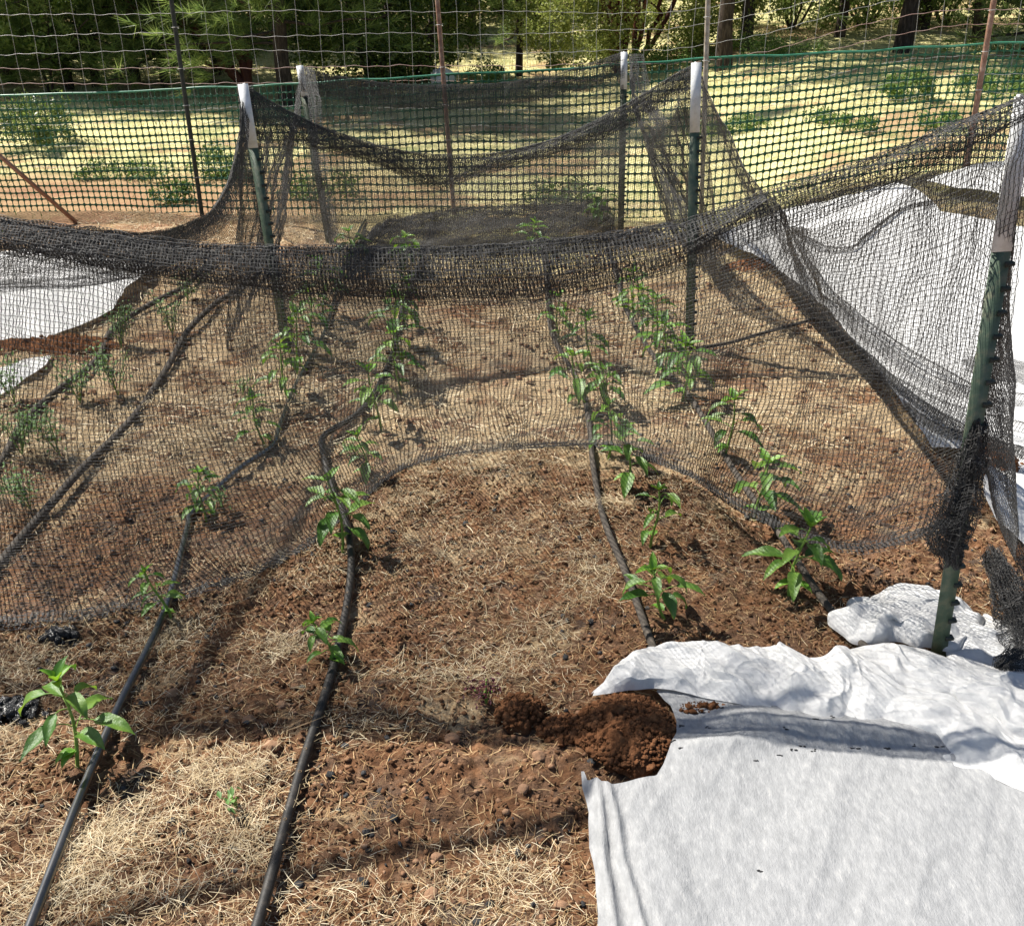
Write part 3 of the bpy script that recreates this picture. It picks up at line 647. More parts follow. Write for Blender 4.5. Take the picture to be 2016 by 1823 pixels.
# middle cross net between the white tipped pair
def mid_net():
    yb = float(pB[1]); yc = float(pC[1]); f = lambda x: yb+.035+(yc-yb)*(x-480)/890.
    tp = [(478, 166), (540, 205), (620, 245), (720, 280), (800, 298), (870, 306), (960, 304), (1060, 284), (1150, 250), (1250, 195), (1320, 152), (1371, 126)]
    lo = [(500, 275), (560, 285), (640, 300), (740, 325), (800, 352), (840, 368), (880, 372), (930, 350), (1020, 325), (1150, 292), (1270, 230), (1371, 165)]
    t = np.array([atY(x, y, f(x)) for x, y in tp]); l = np.array([atY(x, y, f(x)+.02) for x, y in lo]); parts = []
    for k in range(3):
        l2 = l+np.array([0, .02*k-.02, .01*k]); g = net_grid([t, (t+l2)/2+np.array([0, -.02+.02*k, 0]), l2], [0, .5, 1], 270, 20, .014, (14, 2), 41+k, .0015)
        parts += threads(g, .0012, .0007, 0, None)
    # one more layer hangs on to the ground behind
    b = np.array([atG(x, y, .02) for x, y in ((560, 470), (640, 500), (720, 505), (800, 500), (900, 500), (1000, 500), (1100, 500), (1200, 500), (1260, 490), (1320, 480))])
    l2 = respl(l, 10); b2 = respl(b, 10); g = net_grid([l2+np.array([0, .03, .03]), l2*.5+b2*.5+np.array([0, .05, -.05]), b2], [0, .5, 1], 210, 85, .04, (7, 2), 49, .001); parts += threads(g, .0011, .0008, 0, .004)
    return parts
tag(build('garden_net', mid_net(), M_NET), 'black net swag sagging between the two middle white tipped posts', 'net', 'black nets over the pepper beds')

def rear_net():
    f = lambda x: float(pD[1])+(float(pE[1])-float(pD[1]))*(x-590)/640.
    tp = [(590, 132), (640, 146), (720, 160), (800, 166), (880, 168), (960, 166), (1040, 156), (1110, 142), (1170, 124), (1229, 106)]
    t = np.array([atY(x, y, f(x)) for x, y in tp])
    bb = t.copy(); bb[:, 2] = .03+gz(bb[:, 0], bb[:, 1]); bb[:, 1] -= .1
    g = net_grid([t, t*.5+bb*.5+np.array([0, -.02, 0]), bb], [0, .5, 1], 290, 120, .04, (7, 2), 51, .001)
    parts = threads(g, .0012, .0009, 0, .004)
    for k in range(2):                                     # doubled top strip
        l = t.copy(); l[:, 2] -= .13; g = net_grid([t, l+np.array([0, -.03*k, 0])], [0, 1], 190, 11, .02, (9, 2), 55+k, .002); parts += threads(g, .0013, .0008, 0, None)
    # slack heaped on the ground
    for k in range(2):
        a = np.array([atG(x, y, .02) for x, y in ((720, 478), (780, 445), (860, 432), (960, 425), (1050, 418), (1130, 412), (1190, 408))])
        c = a+np.array([0, -.80, 0]); a = a.copy(); a[:, 2] += .02*k
        g = net_grid([a, (a+c)/2+np.array([0, 0, .05]), c], [0, .5, 1], 170, 110, .09, (7, 5), 71+k, .002, (0, .3, .9)); parts += threads(g, .0013, .0008, 0, .01)
    return parts
tag(build('garden_net', rear_net(), M_NET), 'black net wall at the far end with slack heaped on the ground', 'net', 'black nets over the pepper beds')

def side_net(a_top, b_top, a_bot, b_bot, sag, nu, nv, seed, wr=.05, mids=None, lay=1):
    u = np.linspace(0, 1, 9)[:, None]; t = a_top*(1-u)+b_top*u; t[:, 2] -= sag*(1-(2*u[:, 0]-1)**2)
    b = a_bot*(1-u)+b_bot*u; b[:, 2] = gz(b[:, 0], b[:, 1])+.02; P = []
    for l in range(lay):
        g = net_grid([t, t*.5+b*.5, b], [0, .5, 1], nu, nv, wr, (8, 2), seed+l, .001, (.9, .2, .1)); P += threads(g, .0011, .0008, 0, .004)
    return P
tpB = atY(478, 170, pB[1]+.04); tpD = atY(590, 134, pD[1]); tpE = atY(1229, 108, pE[1])
P = side_net(tpC_ := topC.copy(), tpE, pC+np.array([.30, .55, 0]), pE+np.array([.30, 0, 0]), .33, 170, 100, 91)
for k in range(3):
    a = [tpE, atY(1246, 190, 6.3), atY(1275, 240, 6.0), atY(1292, 330, 5.8), atY(1330, 440, 5.4), atG(1370, 500, .05)]; a = np.array(a)+np.array([.02*k, 0, 0])
    g = net_grid([a, a+np.array([.06, -.05, .0])], [0, 1], 150, 9, .03, (7, 1), 95+k, .002, (.8, .4, .1)); P += threads(g, .0013, .0008, 0, .004)
tag(build('garden_net', P, M_NET), 'black side net hanging between the middle right and far right posts', 'net', 'black nets over the pepper beds')
P = side_net(tpB, tpD, pB+np.array([-.30, 0, 0]), pD+np.array([-.30, 0, 0]), .32, 170, 100, 101)
for k in range(2):
    a = np.array([tpD, atY(605, 200, 6.0), atY(612, 290, 5.8), atY(625, 380, 5.7), atG(645, 480, .03)])+np.array([.03*k, 0, 0]); g = net_grid([a, a+np.array([.05, -.04, 0])], [0, 1], 130, 7, .02, (7, 1), 105+k, .002, (.8, .4, .1)); P += threads(g, .0013, .0008, 0, .004)
a = np.array([tpB, atY(495, 300, pB[1]+.03), atY(520, 450, pB[1]+.03), atY(545, 580, pB[1]+.03), pB+np.array([0, .04, .03])])
for k in range(3):
    g = net_grid([a+np.array([-.02, 0, 0]), a+np.array([.035, -.02*k+.01, 0])], [0, 1], 110, 7, .014, (9, 1), 108+k, .002, (.8, .4, .1)); P += threads(g, .0013, .0008, 0, .004)
tag(build('garden_net', P, M_NET), 'black side net hanging between the middle left and far left posts', 'net', 'black nets over the pepper beds')
# unseen net edge above the picture at left, added to cast a shadow line
q2 = np.array([(-2.2, 1.85, 1.78), (-1.9, 2.0, 1.74), (-1.53, 2.1, 1.72), (-1.28, 2.14, 1.71), (-1.03, 2.22, 1.71), (-.90, 2.36, 1.72), (-.66, 2.50, 1.74), (-.45, 2.52, 1.76)])
q2 = q2+np.array([.03, .06, 0]); q1 = q2+np.array([-.10, .16, .06])
g = net_grid([q1, q2], [0, 1], 150, 16, .012, (8, 3), 131, .001, (0, .5, .8)); P = threads(g, .0011, .0008, 0, None)
for k in range(3): g = net_grid([q2+np.array([0, .008*k, .005*k]), q2+np.array([-.02, .030, 0])], [0, 1], 150, 6, .01, (12, 2), 139+k, .002); P += threads(g, .0013, .001, 0, None)
tag(build('garden_net', P, M_NET), 'unseen black net edge added high above the left of the bed for its shadow line', 'net', 'black nets over the pepper beds')
# left side net: from the middle left post to the hidden near left post
def left_net():
    tp = [tpB, atY(470, 240, 4.3), atY(466, 310, 4.2), atY(440, 388, 4.05), atY(385, 432, 3.8), atY(290, 458, 3.4), atY(120, 452, 3.0), atY(-100, 420, 2.7), atY(-400, 360, 2.4)]
    tp = respl(tp, 9)
    gl = np.array([atG(x, y, .02) for x, y in ((530, 520), (480, 505), (410, 505), (330, 530), (230, 555), (110, 575), (0, 575), (-150, 590), (-400, 640))]); gl = respl(gl, 9)
    g = net_grid([tp, tp*.5+gl*.5+np.array([-.03, 0, -.04]), gl, gl+np.array([-.5, .15, 0])], [0, .4, .75, 1], 250, 120, .045, (8, 3), 111, .002, (.5, .3, .6))
    P = threads(g, .0013, .0008, 0, .006)
    for k in range(2):
        l = tp+np.array([.02*k, 0, -.05-.03*k]); g = net_grid([tp, l], [0, 1], 240, 9, .012, (9, 1), 115+k, .0025); P += threads(g, .0013, .0008, 0, .006)
    for k in range(2):
        c0 = gl+np.array([0, .0, .02]); g = net_grid([c0, c0+np.array([-.02, .05, .03])], [0, 1], 230, 8, .015, (6, 1.5), 121+k, .003, (.3, .5, .5)); P += threads(g, .0013, .0008, 0, .01)
    return P
tag(build('garden_net', left_net(), M_NET), 'black net swooping from the middle left post toward the left edge', 'net', 'black nets over the pepper beds')

# ---------------------------------------------------------------- white row cover cloths
def inpoly(X, Y, poly):
    c = np.zeros(X.shape, bool); n = len(poly); j = n-1
    for i in range(n):
        xi, yi = poly[i]; xj, yj = poly[j]
        cond = ((yi > Y) != (yj > Y)) & (X < (xj-xi)*(Y-yi)/(yj-yi+1e-12)+xi); c ^= cond; j = i
    return c
def snap(X, Y, poly):
    best = np.full(X.shape, 1e9); bx = X.copy(); by = Y.copy(); n = len(poly)
    for i in range(n):
        a = np.array(poly[i]); b = np.array(poly[(i+1) % n]); d = b-a; t = np.clip(((X-a[0])*d[0]+(Y-a[1])*d[1])/(d@d+1e-12), 0, 1)
        qx, qy = a[0]+t*d[0], a[1]+t*d[1]; dd = (qx-X)**2+(qy-Y)**2; k = dd < best; best[k] = dd[k]; bx[k] = qx[k]; by[k] = qy[k]
    return bx, by
def cloth(poly_px, step, m_, label, zf, dense=6, name='row_cover', jag=.006, seed=1, world=None):
    P = np.array([G2(*p) for p in poly_px]+(world or []))
    Q = []                                               # ragged outline
    for i in range(len(P)):
        a, b = P[i], P[(i+1) % len(P)]; k = max(1, int(np.linalg.norm(b-a)/.03))
        for t in np.arange(k)/k: Q.append(a*(1-t)+b*t)
    Q = np.array(Q); Q[:, 0] += jag*vn(np.arange(len(Q))*.6, np.zeros(len(Q)), seed); Q[:, 1] += jag*vn(np.arange(len(Q))*.6, np.ones(len(Q))*7, seed)
    Q = [tuple(q) for q in Q]
    x = np.arange(P[:, 0].min()-step, P[:, 0].max()+step, step); y = np.arange(P[:, 1].min()-step, P[:, 1].max()+step, step)
    X, Y = np.meshgrid(x, y, indexing='ij'); nu, nv = X.shape
    cx = (X[:-1, :-1]+X[1:, 1:])/2; cy = (Y[:-1, :-1]+Y[1:, 1:])/2; keep = inpoly(cx, cy, Q)
    F = grid_faces(nu, nv)[keep.ravel()]
    cnt = np.bincount(F.ravel(), minlength=nu*nv); bd = (cnt > 0) & (cnt < 4)
    Xf, Yf = X.ravel().copy(), Y.ravel().copy(); bx, by = snap(Xf[bd], Yf[bd], Q)
    Xf[bd] = bx; Yf[bd] = by
    used = np.unique(F); re = -np.ones(nu*nv, int); re[used] = np.arange(len(used)); Xf, Yf = Xf[used], Yf[used]; F = re[F]
    Z = gz(Xf, Yf)+zf(Xf, Yf)
    return tag(build(name, [(np.stack([Xf, Yf, Z], 1), F)], m_, smooth=True), label, 'row cover', 'white row cover cloths')
def ridge(X, Y, a, b, wd, h, lean=.0):
    a = np.array(a); b = np.array(b); d = b-a; L_ = np.linalg.norm(d); d = d/L_; t = (X-a[0])*d[0]+(Y-a[1])*d[1]; s = (X-a[0])*(-d[1])+(Y-a[1])*d[0]
    s = s+.006*vn(t*9, t*0, 5)
    return h*np.exp(-(s/wd)**2)*sm(t/.08+.4)*sm((L_-t)/.1+.5)
ra = [(G2(1172, 1550), G2(1222, 1980), .010, .022), (G2(1192, 1560), G2(1290, 1980), .009, .020), (G2(1235, 1590), G2(1330, 1980), .02, .006), (G2(1255, 1545), G2(1400, 1980), .03, .006),
      (G2(1340, 1500), G2(1560, 1470), .03, .014), (G2(1400, 1430), G2(1760, 1468), .03, .018), (G2(1750, 1475), G2(2050, 1440), .03, .012)]
def zf_front(X, Y):
    z = .032+.008*vn(X*4, Y*4, 3)+.004*vn(X*11, Y*7, 5)
    ca, sa = math.cos(-1.05), math.sin(-1.05); a = X*ca-Y*sa; b = X*sa+Y*ca
    z = z+.0035*(1-np.abs(vn(b*9, a*1.6, 9)))**3+.0025*(1-np.abs(vn(b*23, a*4, 19)))**3+.0008*vn(X*50, Y*50, 2)
    for q in ra: z = z+ridge(X, Y, *q)
    return z
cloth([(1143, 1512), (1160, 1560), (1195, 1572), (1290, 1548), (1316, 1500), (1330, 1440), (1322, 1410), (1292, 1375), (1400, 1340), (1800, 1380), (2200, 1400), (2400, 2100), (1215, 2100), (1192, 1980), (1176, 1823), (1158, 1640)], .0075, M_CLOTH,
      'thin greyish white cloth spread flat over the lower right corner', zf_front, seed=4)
def tri(q): q = q-np.floor(q); return np.abs(q-.5)*2
def ridged(X, Y, s):
    w = .35*fbm(X*3.2, Y*3.2, s, 3); w2 = .5*fbm(X*5, Y*5, s+7, 3); m_ = .5+.5*vn(X*5, Y*5, s+4)
    a = tri(X*4.2+Y*4.0+w*2.2); b = tri(X*9.5-Y*3.1+w2*2.4); c = tri(X*14+Y*17+w2*4); d = 1-np.abs(vn(X*34+w*5, Y*30, s+3))
    return .5*a*(.55+.6*m_)+.30*b*(1.1-m_)+.20*c*m_+.10*d
def crumple(top, bot, hgt, amp, label, seed, nu=260, nv=90, name='row_cover', base=.03, m_=M_CLOTHW, back=True, prof=None, dirn=0):
    a = respl([atG(*p) for p in top], nu); b = respl([atG(*p) for p in bot], nu); v = np.linspace(0, 1, nv)
    g = a[:, None]*(1-v[None, :, None])+b[:, None]*v[None, :, None]
    X, Y = g[..., 0], g[..., 1]; pf = np.sin(np.clip(v, 0, 1)*math.pi)**.6 if prof is None else np.interp(v, *prof)
    U = np.linspace(0, 1, nu)[:, None]; tap = np.minimum(1, np.minimum(U*14, (1-U)*14))
    ca, sa = math.cos(dirn), math.sin(dirn); Xr, Yr = X*ca-Y*sa, X*sa+Y*ca
    R = ridged(Xr*1.0, Yr*1.0, seed)
    Z = gz(X, Y)+base*1+hgt*pf[None]*tap*(.8+.35*vn(X*4, Y*4, seed+9))+amp*(R-.45)*tap*np.minimum(1, np.minimum(v*9+.15, (1-v)*9+.15))[None]
    g = g.copy(); g[..., 1] += amp*.5*vn(X*16, Y*16, seed+20)*pf[None]; g[..., 0] += amp*.5*vn(X*16, Y*16, seed+21)*pf[None]; g[..., 2] = Z
    return g, grid_faces(nu, nv)
g, F = crumple([(1163, 1386), (1215, 1347), (1285, 1297), (1340, 1287), (1480, 1296), (1600, 1315), (1700, 1292), (1800, 1296), (1870, 1318), (2016, 1345), (2200, 1365)],
               [(1166, 1390), (1240, 1382), (1300, 1378), (1420, 1403), (1560, 1432), (1700, 1455), (1780, 1462), (1850, 1520), (1930, 1548), (2030, 1590), (2250, 1640)], .045, .050, '', 5, 520, 150, dirn=.25,
               prof=([0, .12, .35, .6, .85, 1], [.1, .75, 1, .85, .6, .12]))
tag(build('row_cover', [(g.reshape(-1, 3), F)], M_CLOTHW, smooth=True), 'rolled back crinkled edge of white cloth running across in front of the near post', 'row cover', 'white row cover cloths')
# crumpled mound behind the near post
def mound(cx, cy, rx, ry, h, amp, label, seed, m_=M_CLOTHW, base=.02):
    p = atG(cx, cy); nr, na = 90, 260; R = np.linspace(0, 1, nr)[:, None]; A = np.linspace(0, 2*math.pi, na, endpoint=False)[None]
    e = 1+.13*vn(np.cos(A)*2.2, np.sin(A)*2.2+seed, seed)+.07*vn(np.cos(A)*6, np.sin(A)*6, seed+1)
    X = p[0]+R*e*np.cos(A)*rx; Y = p[1]+R*e*np.sin(A)*ry
    Z = gz(X, Y)+base+h*(1-R**2.4)**.55*(.85+.3*vn(X*5, Y*5, seed))+amp*(ridged(X, Y, seed)-.4)*(1-R**8*.8)
    X = X+amp*.7*vn(X*17, Y*17, seed+5); Y = Y+amp*.7*vn(X*17, Y*17, seed+6)
    V = np.stack([X+0*R, Y+0*R, Z], -1).reshape(-1, 3); i = np.arange(nr*na).reshape(nr, na)
    F = np.stack([i[:-1], i[1:], np.roll(i[1:], -1, 1), np.roll(i[:-1], -1, 1)], -1).reshape(-1, 4)
    return tag(build('row_cover', [(V, F)], m_, smooth=True), label, 'row cover', 'white row cover cloths')
mound(1790, 1235, .185, .115, .050, .060, 'crumpled mound of white cloth piled round the foot of the near post', 15)
mound(1985, 1300, .14, .17, .03, .050, 'crinkled white cloth under the heaped black net at far right', 27)
# right cloth in the middle distance
zr = lambda X, Y: .045+.03*sm((Y-4.5)/2)+.012*vn(X*2.5, Y*2.5, 13)+.008*(1-np.abs(vn(X*7, Y*4, 15)))+.003*vn(X*20, Y*20, 16)
cloth([(1403, 494), (1478, 463), (1560, 436), (1640, 418), (1700, 402), (1765, 388), (1800, 402), (1850, 440), (1930, 452), (2016, 470), (2300, 520), (2600, 1300), (2150, 1260), (2090, 1190), (2016, 1112), (1960, 1050), (1932, 1000), (1935, 950), (1900, 905), (1830, 900), (1795, 850), (1745, 775), (1700, 715), (1640, 640), (1560, 577), (1500, 535)], .014, M_CLOTHW,
      'long bright white cloth beside the right bed under the black net', zr, seed=8)
cloth([(1818, 383), (1880, 362), (1945, 342), (2016, 334), (2200, 330), (2300, 420), (2100, 425), (2000, 412), (1940, 405), (1880, 398)], .02, M_CLOTHW, 'separate white cloth scrap near the fence at right', zr, seed=9)
# left cloths
cloth([(-400, 520), (-120, 510), (0, 508), (90, 505), (170, 497), (215, 530), (300, 540), (296, 556), (255, 590), (225, 630), (170, 655), (100, 682), (0, 690), (-200, 700), (-500, 720)], .014, M_CLOTHW,
      'white cloth spread at the far left under the net', lambda X, Y: .05+.02*vn(X*2.5, Y*2.5, 23)+.006*vn(X*9, Y*9, 25), seed=10)
cloth([(-120, 800), (0, 735), (50, 716), (104, 712), (90, 735), (40, 765), (0, 792), (-140, 860)], .010, M_CLOTHW, 'small strip of white cloth below the soil ridge at far left', lambda X, Y: .028+.008*vn(X*6, Y*6, 33), seed=11)

# ---------------------------------------------------------------- plants
def leaf(base, az, el, L_, W_, droop, nseg=7, cup=.35, wav=.0, ph=0):
    t = np.linspace(0, 1, nseg+1); ang = el-droop*t**1.2
    d = np.array([math.cos(az), math.sin(az)]); st = L_/nseg
    h = np.concatenate([[0], np.cumsum(np.cos(ang[:-1])*st)]); z = np.concatenate([[0], np.cumsum(np.sin(ang[:-1])*st)])
    w_ = W_*np.sin(np.pi*np.clip(t, 0, 1)**.72)**.85*(1-.25*t); w_[0] = .0006; w_[-1] = .0003
    c = np.stack([base[0]+d[0]*h, base[1]+d[1]*h, base[2]+z], 1); s = np.array([-d[1], d[0], 0])
    nrm = np.stack([-np.sin(ang)*d[0], -np.sin(ang)*d[1], np.cos(ang)], 1)
    lift = cup*w_[:, None]*nrm
    wv = (wav*np.sin(t*13+ph))[:, None]*nrm*W_
    V = np.stack([c+s*w_[:, None]+lift+wv, c+s*w_[:, None]*.5+lift*.35, c, c-s*w_[:, None]*.5+lift*.35, c-s*w_[:, None]+lift-wv], 1)
    return V.reshape(-1, 3), grid_faces(nseg+1, 5)
def pepper(x, y, h, label, seed, spread=1.0, n=11, lean=(0, 0), nsm=6, ls=1.0):
    R_ = np.random.default_rng(seed); p = atG(x, y); p[2] = float(H(p[0], p[1]))-.004
    root = thing('pepper_plant', p, label, 'pepper plant', 'pepper plants in the bed rows')
    top = p+np.array([lean[0], lean[1], h*.86]); k = np.linspace(0, 1, 8)[:, None]
    st = p*(1-k)+top*k; st[:, 0] += .010*np.sin(k[:, 0]*4+seed); st[:, 1] += .008*np.sin(k[:, 0]*3+seed*2)
    rs = np.linspace(.0052, .0026, 8)*(.7+h); sp = tubes(st, rs, 7); lv = []; ly = []
    az0 = R_.uniform(0, 6.28)
    for i in range(n):
        f = .36+.58*(i+.5)/n+R_.normal(0, .02); f = min(f, .98); b = np.array([np.interp(f, k[:, 0], st[:, q]) for q in range(3)])
        az = az0+i*2.4+R_.normal(0, .3); pl = R_.uniform(.035, .065)*spread*(1.1-.45*f)*h/.27; el = R_.uniform(.1, .7)
        e = b+np.array([math.cos(az)*math.cos(el), math.sin(az)*math.cos(el), math.sin(el)])*pl
        q = np.linspace(0, 1, 4)[:, None]; pp = b*(1-q)+e*q; pp[:, 2] += .006*np.sin(q[:, 0]*3.14); sp += tubes(pp, .0014, 5)
        Ll = R_.uniform(.07, .105)*ls*(1.12-.4*f)*(h/.27)**.6
        lv.append(leaf(e, az+R_.normal(0, .25), R_.uniform(-.35, .35), Ll, Ll*R_.uniform(.19, .25), R_.uniform(.5, 1.5), 8, .45, .10, R_.uniform(0, 6)))
    for i in range(nsm):
        az = az0+i*2.1; Ll = R_.uniform(.035, .06)*ls*(h/.27)**.6; (ly if i % 2 else lv).append(leaf(st[-1], az, R_.uniform(.3, 1.2), Ll, Ll*.24, R_.uniform(.2, .9), 6, .5, .06))
    for i in range(2):
        az = R_.uniform(0, 6.28); b = p+(top-p)*.22; Ll = .045*ls; ly.append(leaf(b, az, .2, Ll, Ll*.26, 1.2, 6, .4, .05))
    build('stem', sp, M_STEM, parent=root, smooth=True); build('leaves', lv, M_LEAF, parent=root, smooth=True)
    build('new_leaves', ly, M_LEAFY, parent=root, smooth=True)
    return root
PEP = [(158, 1505, .27, 'largest near pepper plant with big drooping leaves at lower left', 1.1, 12, (-.02, .03), 1.2),
 (655, 1318, .175, 'short pepper plant standing left of the matte drip tube', 1.1, 11, (-.03, .02), 1.15),
 (330, 1222, .18, 'pepper plant against the shiny tube, half under the net hem', .9, 10, (-.03, .02), .85),
 (402, 1030, .20, 'bushy pepper plant where the shiny tube bends', .8, 15, (.01, .02), .8),
 (520, 880, .22, 'pale pepper plant beside the kink in the shiny tube', .8, 11, (-.02, .0), .9),
 (572, 800, .23, 'upright pepper plant just beyond the shiny tube kink', .8, 11, (-.02, 0), .9),
 (592, 728, .26, 'tall pepper plant right of the middle left post', .9, 14, (.0, 0), .9),
 (618, 672, .27, 'pepper plant second beyond the middle left post', .9, 14, (0, 0), .9),
 (640, 632, .27, 'pepper plant just under the dark net band at the shiny tube', .9, 14, (0, 0), .9),
 (678, 1085, .27, 'large pepper plant caught under the net corner by the matte tube', 1.0, 12, (-.03, .03), 1.15),
 (722, 940, .16, 'small pepper plant right of the matte tube elbow', .7, 11, (-.01, 0), .9),
 (745, 842, .26, 'tall pepper plant just past the matte tube elbow', .8, 12, (-.01, 0), .95),
 (785, 775, .27, 'yellow stemmed pepper plant in the matte tube row', .8, 12, (0, 0), .95),
 (785, 700, .26, 'pepper plant third beyond the matte tube elbow', .8, 12, (0, 0), .9),
 (800, 650, .26, 'pepper plant nearest the net band in the matte tube row', .8, 12, (0, 0), .9),
 (1315, 1228, .185, 'bright pepper plant leaning over the inner right tube', 1.35, 13, (-.06, .0), 1.25),
 (1287, 1072, .215, 'upright pepper plant on the bare red soil right of the inner tube', .95, 9, (0, 0), 1.05),
 (1242, 968, .20, 'pepper plant just behind the net hem at the inner right tube', .8, 9, (-.03, 0), .9),
 (1198, 905, .21, 'pepper plant beside the inner right tube at the raised hem', .8, 10, (0, 0), .9),
 (1190, 815, .22, 'dark bushy pepper plant mid way along the inner right row', .9, 14, (0, 0), .95),
 (1135, 800, .21, 'pepper plant left of the inner right tube bend', .9, 10, (-.01, 0), .95),
 (1160, 722, .22, 'spindly pepper plant right of the inner right tube', .9, 9, (-.01, 0), .9),
 (1100, 668, .22, 'pepper plant closest to the net band in the inner right row', .8, 10, (0, 0), .9),
 (1555, 1175, .27, 'large leaved pepper plant nearest the white cloth on the outer right row', 1.0, 12, (.03, .02), 1.3),
 (1492, 1030, .23, 'pepper plant half under the net on the outer right row', .9, 12, (0, 0), 1.0),
 (1432, 905, .24, 'pepper plant with drooping leaves third on the outer right row', .9, 11, (.0, 0), 1.05),
 (1345, 790, .24, 'dense pepper plant right of the middle right post foot', .9, 14, (0, 0), .9),
 (1305, 745, .24, 'pepper plant just in front of the middle right post', .9, 13, (0, 0), .9),
 (1290, 690, .23, 'pepper plant level with the middle right post foot', .9, 13, (0, 0), .9),
 (1262, 655, .23, 'leafy pepper plant under the band on the outer right row', .9, 13, (0, 0), .9),
 (1245, 612, .22, 'farthest clear pepper plant before the band on the outer right row', .9, 12, (0, 0), .9),
 (1052, 500, .22, 'pepper plant beyond the band in the inner right row', .9, 12, (0, 0), 1.0),
 (1180, 460, .24, 'pepper plant inside the far slack net', .9, 12, (0, 0), 1.0),
 (800, 540, .22, 'pepper plant beyond the band in the matte tube row', .9, 12, (0, 0), 1.0),
 (690, 520, .22, 'pepper plant beyond the band in the shiny tube row', .9, 12, (0, 0), 1.0)]
for i, (x, y, h, lab, sp_, n, lean, ls) in enumerate(PEP): pepper(x, y, h*(1.0 if y > 1050 else 1.12)*random.uniform(.85, 1.12), lab, 100+i*7, sp_*(1 if y > 1050 else 1.1), max(7, n+random.randint(-3, 1)), lean, 6, ls*(1.05 if y > 1050 else 1.36)*random.uniform(.85, 1.1))

def fineplant(x, y, h, label, seed, name='flower_seedling', m_=M_FERN, n=260, wdt=.12, ls=.018, stems=6, cat='seedling', group='fine leaved seedlings in the left bed'):
    R_ = np.random.default_rng(seed); p = atG(x, y); p[2] = float(H(p[0], p[1])); root = thing(name, p, label, cat, group)
    sp = []; lv = []
    for s in range(stems):
        az = R_.uniform(0, 6.28); e = p+np.array([math.cos(az)*wdt*R_.uniform(.2, 1), math.sin(az)*wdt*R_.uniform(.2, 1), h*R_.uniform(.6, 1)])
        q = np.linspace(0, 1, 7)[:, None]; c = p*(1-q)+e*q; c[:, 2] += .02*np.sin(q[:, 0]*3); sp += tubes(c, .0018, 4)
        for k in range(n//stems):
            f = R_.uniform(.25, 1); b = np.array([np.interp(f, q[:, 0], c[:, j]) for j in range(3)])+R_.normal(0, .016, 3)
            L_ = ls*R_.uniform(.6, 1.4); lv.append(leaf(b, R_.uniform(0, 6.28), R_.uniform(-.4, .9), L_, L_*.28, R_.uniform(0, 1), 2, .3))
    build('stem', sp, M_STEM, parent=root); build('leaves', lv, m_, parent=root)
for i, (x, y, h, lab) in enumerate([(235, 790, .24, 'largest fine leaved seedling across the far left tube'), (160, 800, .20, 'fine leaved seedling just left of the largest one'), (30, 800, .22, 'fine leaved seedling on the white strip at the left edge'),
    (45, 900, .20, 'fine leaved seedling at the left edge below the strip'), (120, 900, .20, 'fine leaved seedling right of the far left tube'), (340, 660, .22, 'fine leaved seedling between the two far left tubes'),
    (240, 690, .20, 'fine leaved seedling beside the soil patch on the left cloth'), (60, 1000, .16, 'low fine leaved seedling near the second tube at left'), (370, 590, .20, 'fine leaved seedling under the dark band at left')]):
    fineplant(x, y, h, lab, 300+i)
for i, (x, y, h, lab) in enumerate([(440, 1010, .06, 'tiny bright weed right of the shiny tube bend'), (478, 780, .07, 'pale weed between tube and middle left post'), (700, 900, .05, 'pale low weed left of the matte tube elbow')]):
    fineplant(x, y, h, lab, 340+i, 'weed', M_FERN, 60, .05, .016, 4, 'weed', 'small weeds in the beds')
fineplant(958, 1388, .05, 'small dark purple leafy weed left of the soil mounds', 350, 'purple_weed', M_PURP, 110, .035, .012, 6, 'weed', None)
fineplant(466, 1600, .035, 'tiny curled green sprout in the straw between the left tubes', 351, 'sprout', M_FERN, 12, .012, .02, 3, 'weed', None)
# wet black charcoal lumps
for cx, cy, rr_, lab, sd_ in ((118, 1262, .045, 'glossy wet charcoal lump behind the large near pepper', 3), (20, 1400, .09, 'spread of wet black charcoal under the large near pepper at the edge', 5)):
    p = atG(cx, cy); n = 240; a = RNG.uniform(0, 6.28, n); q = np.abs(RNG.normal(0, .5, n)); q = np.minimum(q, 1.0); X = p[0]+np.cos(a)*q*rr_; Y = p[1]+np.sin(a)*q*rr_*.7
    V, F = blobs(X, Y, RNG.uniform(.003, .013, n), ICO1, .6, 1.1); V[:, 2] += np.repeat(.02*np.exp(-q**2*2), len(ICO1[0]))
    tag(build('charcoal_heap', [(V, F)], M_TAR), lab, 'charcoal', 'heaps of charcoal')
# twig under the roll
c = respl([atG(1190, 1350, .01), atG(1235, 1330, .012), atG(1285, 1300, .015), atG(1300, 1298, .012)], 20)
tag(build('stick', tubes(c, np.interp(np.linspace(0, 1, 20), [0, 1], [.004, .009]), 8), M_WOOD, smooth=True), 'brown stick poking out from under the rolled cloth', 'stick')
